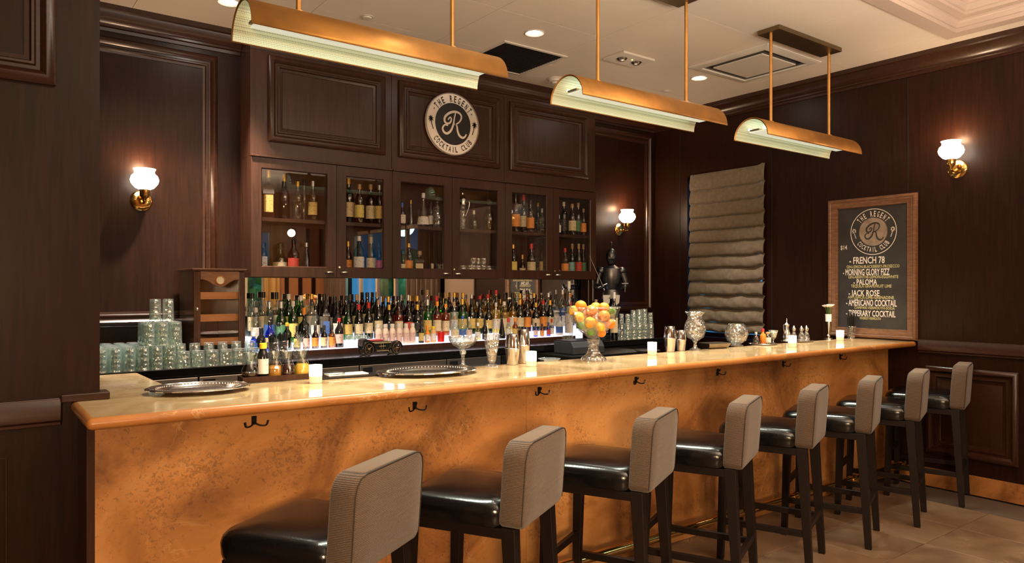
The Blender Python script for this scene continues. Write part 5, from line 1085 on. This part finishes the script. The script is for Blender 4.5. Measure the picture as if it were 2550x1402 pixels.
v_ = u * .095 + f_ * .06; lathe_thing('sugar_glass', 'stemmed glass of white sugar cubes right of the condiment tray', 'glass', (q[0] + v_.x, q[1] + v_.y, ZT), [('glass', [(0, .001), (.026, .001), (.024, .005), (.005, .01), (.005, .03), (.02, .045), (.034, .10), (.032, .10), (.018, .047), (0, .04)], CLEAR), ('sugar', [(0, .045), (.018, .05), (.028, .085), (0, .09)], PORC)])
q = bt(1985, 851); pt = thing('pitcher_tray', 'oval silver tray carrying pitcher and shakers, near the chalkboard', 'tray', q, R_(-15))
MB().lathe([(0, .001), (.92, .001), (1, .008), (.97, .010), (.9, .005), (0, .005)], 36, sx=.14, sy=.09).obj('tray_body', CHROME, pt)
def on_tray(dx, dy): v_ = u * dx + f_ * dy; return (q[0] + v_.x, q[1] + v_.y, ZT + .0055)
pc = lathe_thing('silver_pitcher', 'small silver pitcher with handle on the oval tray', 'pitcher', on_tray(-.075, .01), [('pitcher_body', [(0, 0), (.026, 0), (.03, .03), (.022, .07), (.014, .10), (.020, .125), (.010, .135), (.004, .14), (.005, .16), (0, .175)], CHROME)])
MB().tube(smooth_pts([(-.015, 0, .12), (-.04, 0, .125), (-.042, 0, .09), (-.022, 0, .055)], 5), .003, 6).obj('handle', CHROME, pc)
for dx, l_ in ((-.02, 'glass cruet with silver top beside the silver pitcher'), (.025, 'middle glass cruet with silver top on the oval tray'), (.075, 'rightmost glass cruet with silver top on the oval tray')):
    lathe_thing('cruet', l_, 'cruet', on_tray(dx, .012 if dx != .025 else -.02), [('glass_body', [(0, 0), (.022, 0), (.023, .04), (.012, .065), (.011, .08)], CRYS), ('silver_top', [(.012, .078), (.014, .09), (.011, .105), (.004, .112), (0, .118)], CHROME)])
q = bt(2063, 845); fv = thing('candlestick', 'slim brass candlestick supporting a glass of white flowers by the chalkboard', 'candlestick', q)
MB().lathe([(0, .001), (.034, .001), (.032, .008), (.012, .016), (.014, .03), (.006, .04), (.008, .07), (.012, .10), (.016, .14), (0, .14)], 20).obj('stand', mat('antique silver', (.55, .47, .40), .2, 1), fv)
MB().lathe([(0, .141), (.022, .141), (.024, .20), (.022, .20), (.020, .146), (0, .146)], 18).obj('flower_cup', PORC, fv)
fl_ = thing('flower_posy', 'white flowers with green stems in the cup on the candlestick', 'flowers', (q[0], q[1], ZT + .20))
mb = MB()
for k in range(9): a = k * 2.4; mb.tube([(.004 * cos(a), .004 * sin(a), -.04), (.022 * cos(a), .022 * sin(a), .055)], .0022, 5)
mb.obj('stems', LEAF, fl_)['kind'] = 'stuff'
for k in range(9):
    a = k * 2.4; r = .012 + .024 * (k / 9); MB().lathe([(0, 0), (.010, .006), (.021, .014), (.020, .017), (.008, .010), (0, .006)], 14, (r * cos(a), r * sin(a), .052 + .012 * ((k * 7) % 3) / 3), mod=lambda an, z: 1 + .15 * cos(5 * an)).obj('blossom', PORC, fl_)
q = bt(2090, 838); strawcup((q[0] + .0, q[1] + .06, ZT), 'glass of short black straws behind the farthest candle', .085, .034); q = bt(2120, 843); strawcup(q, 'glass of long black straws before the chalkboard', .10, .036, sh=.2)
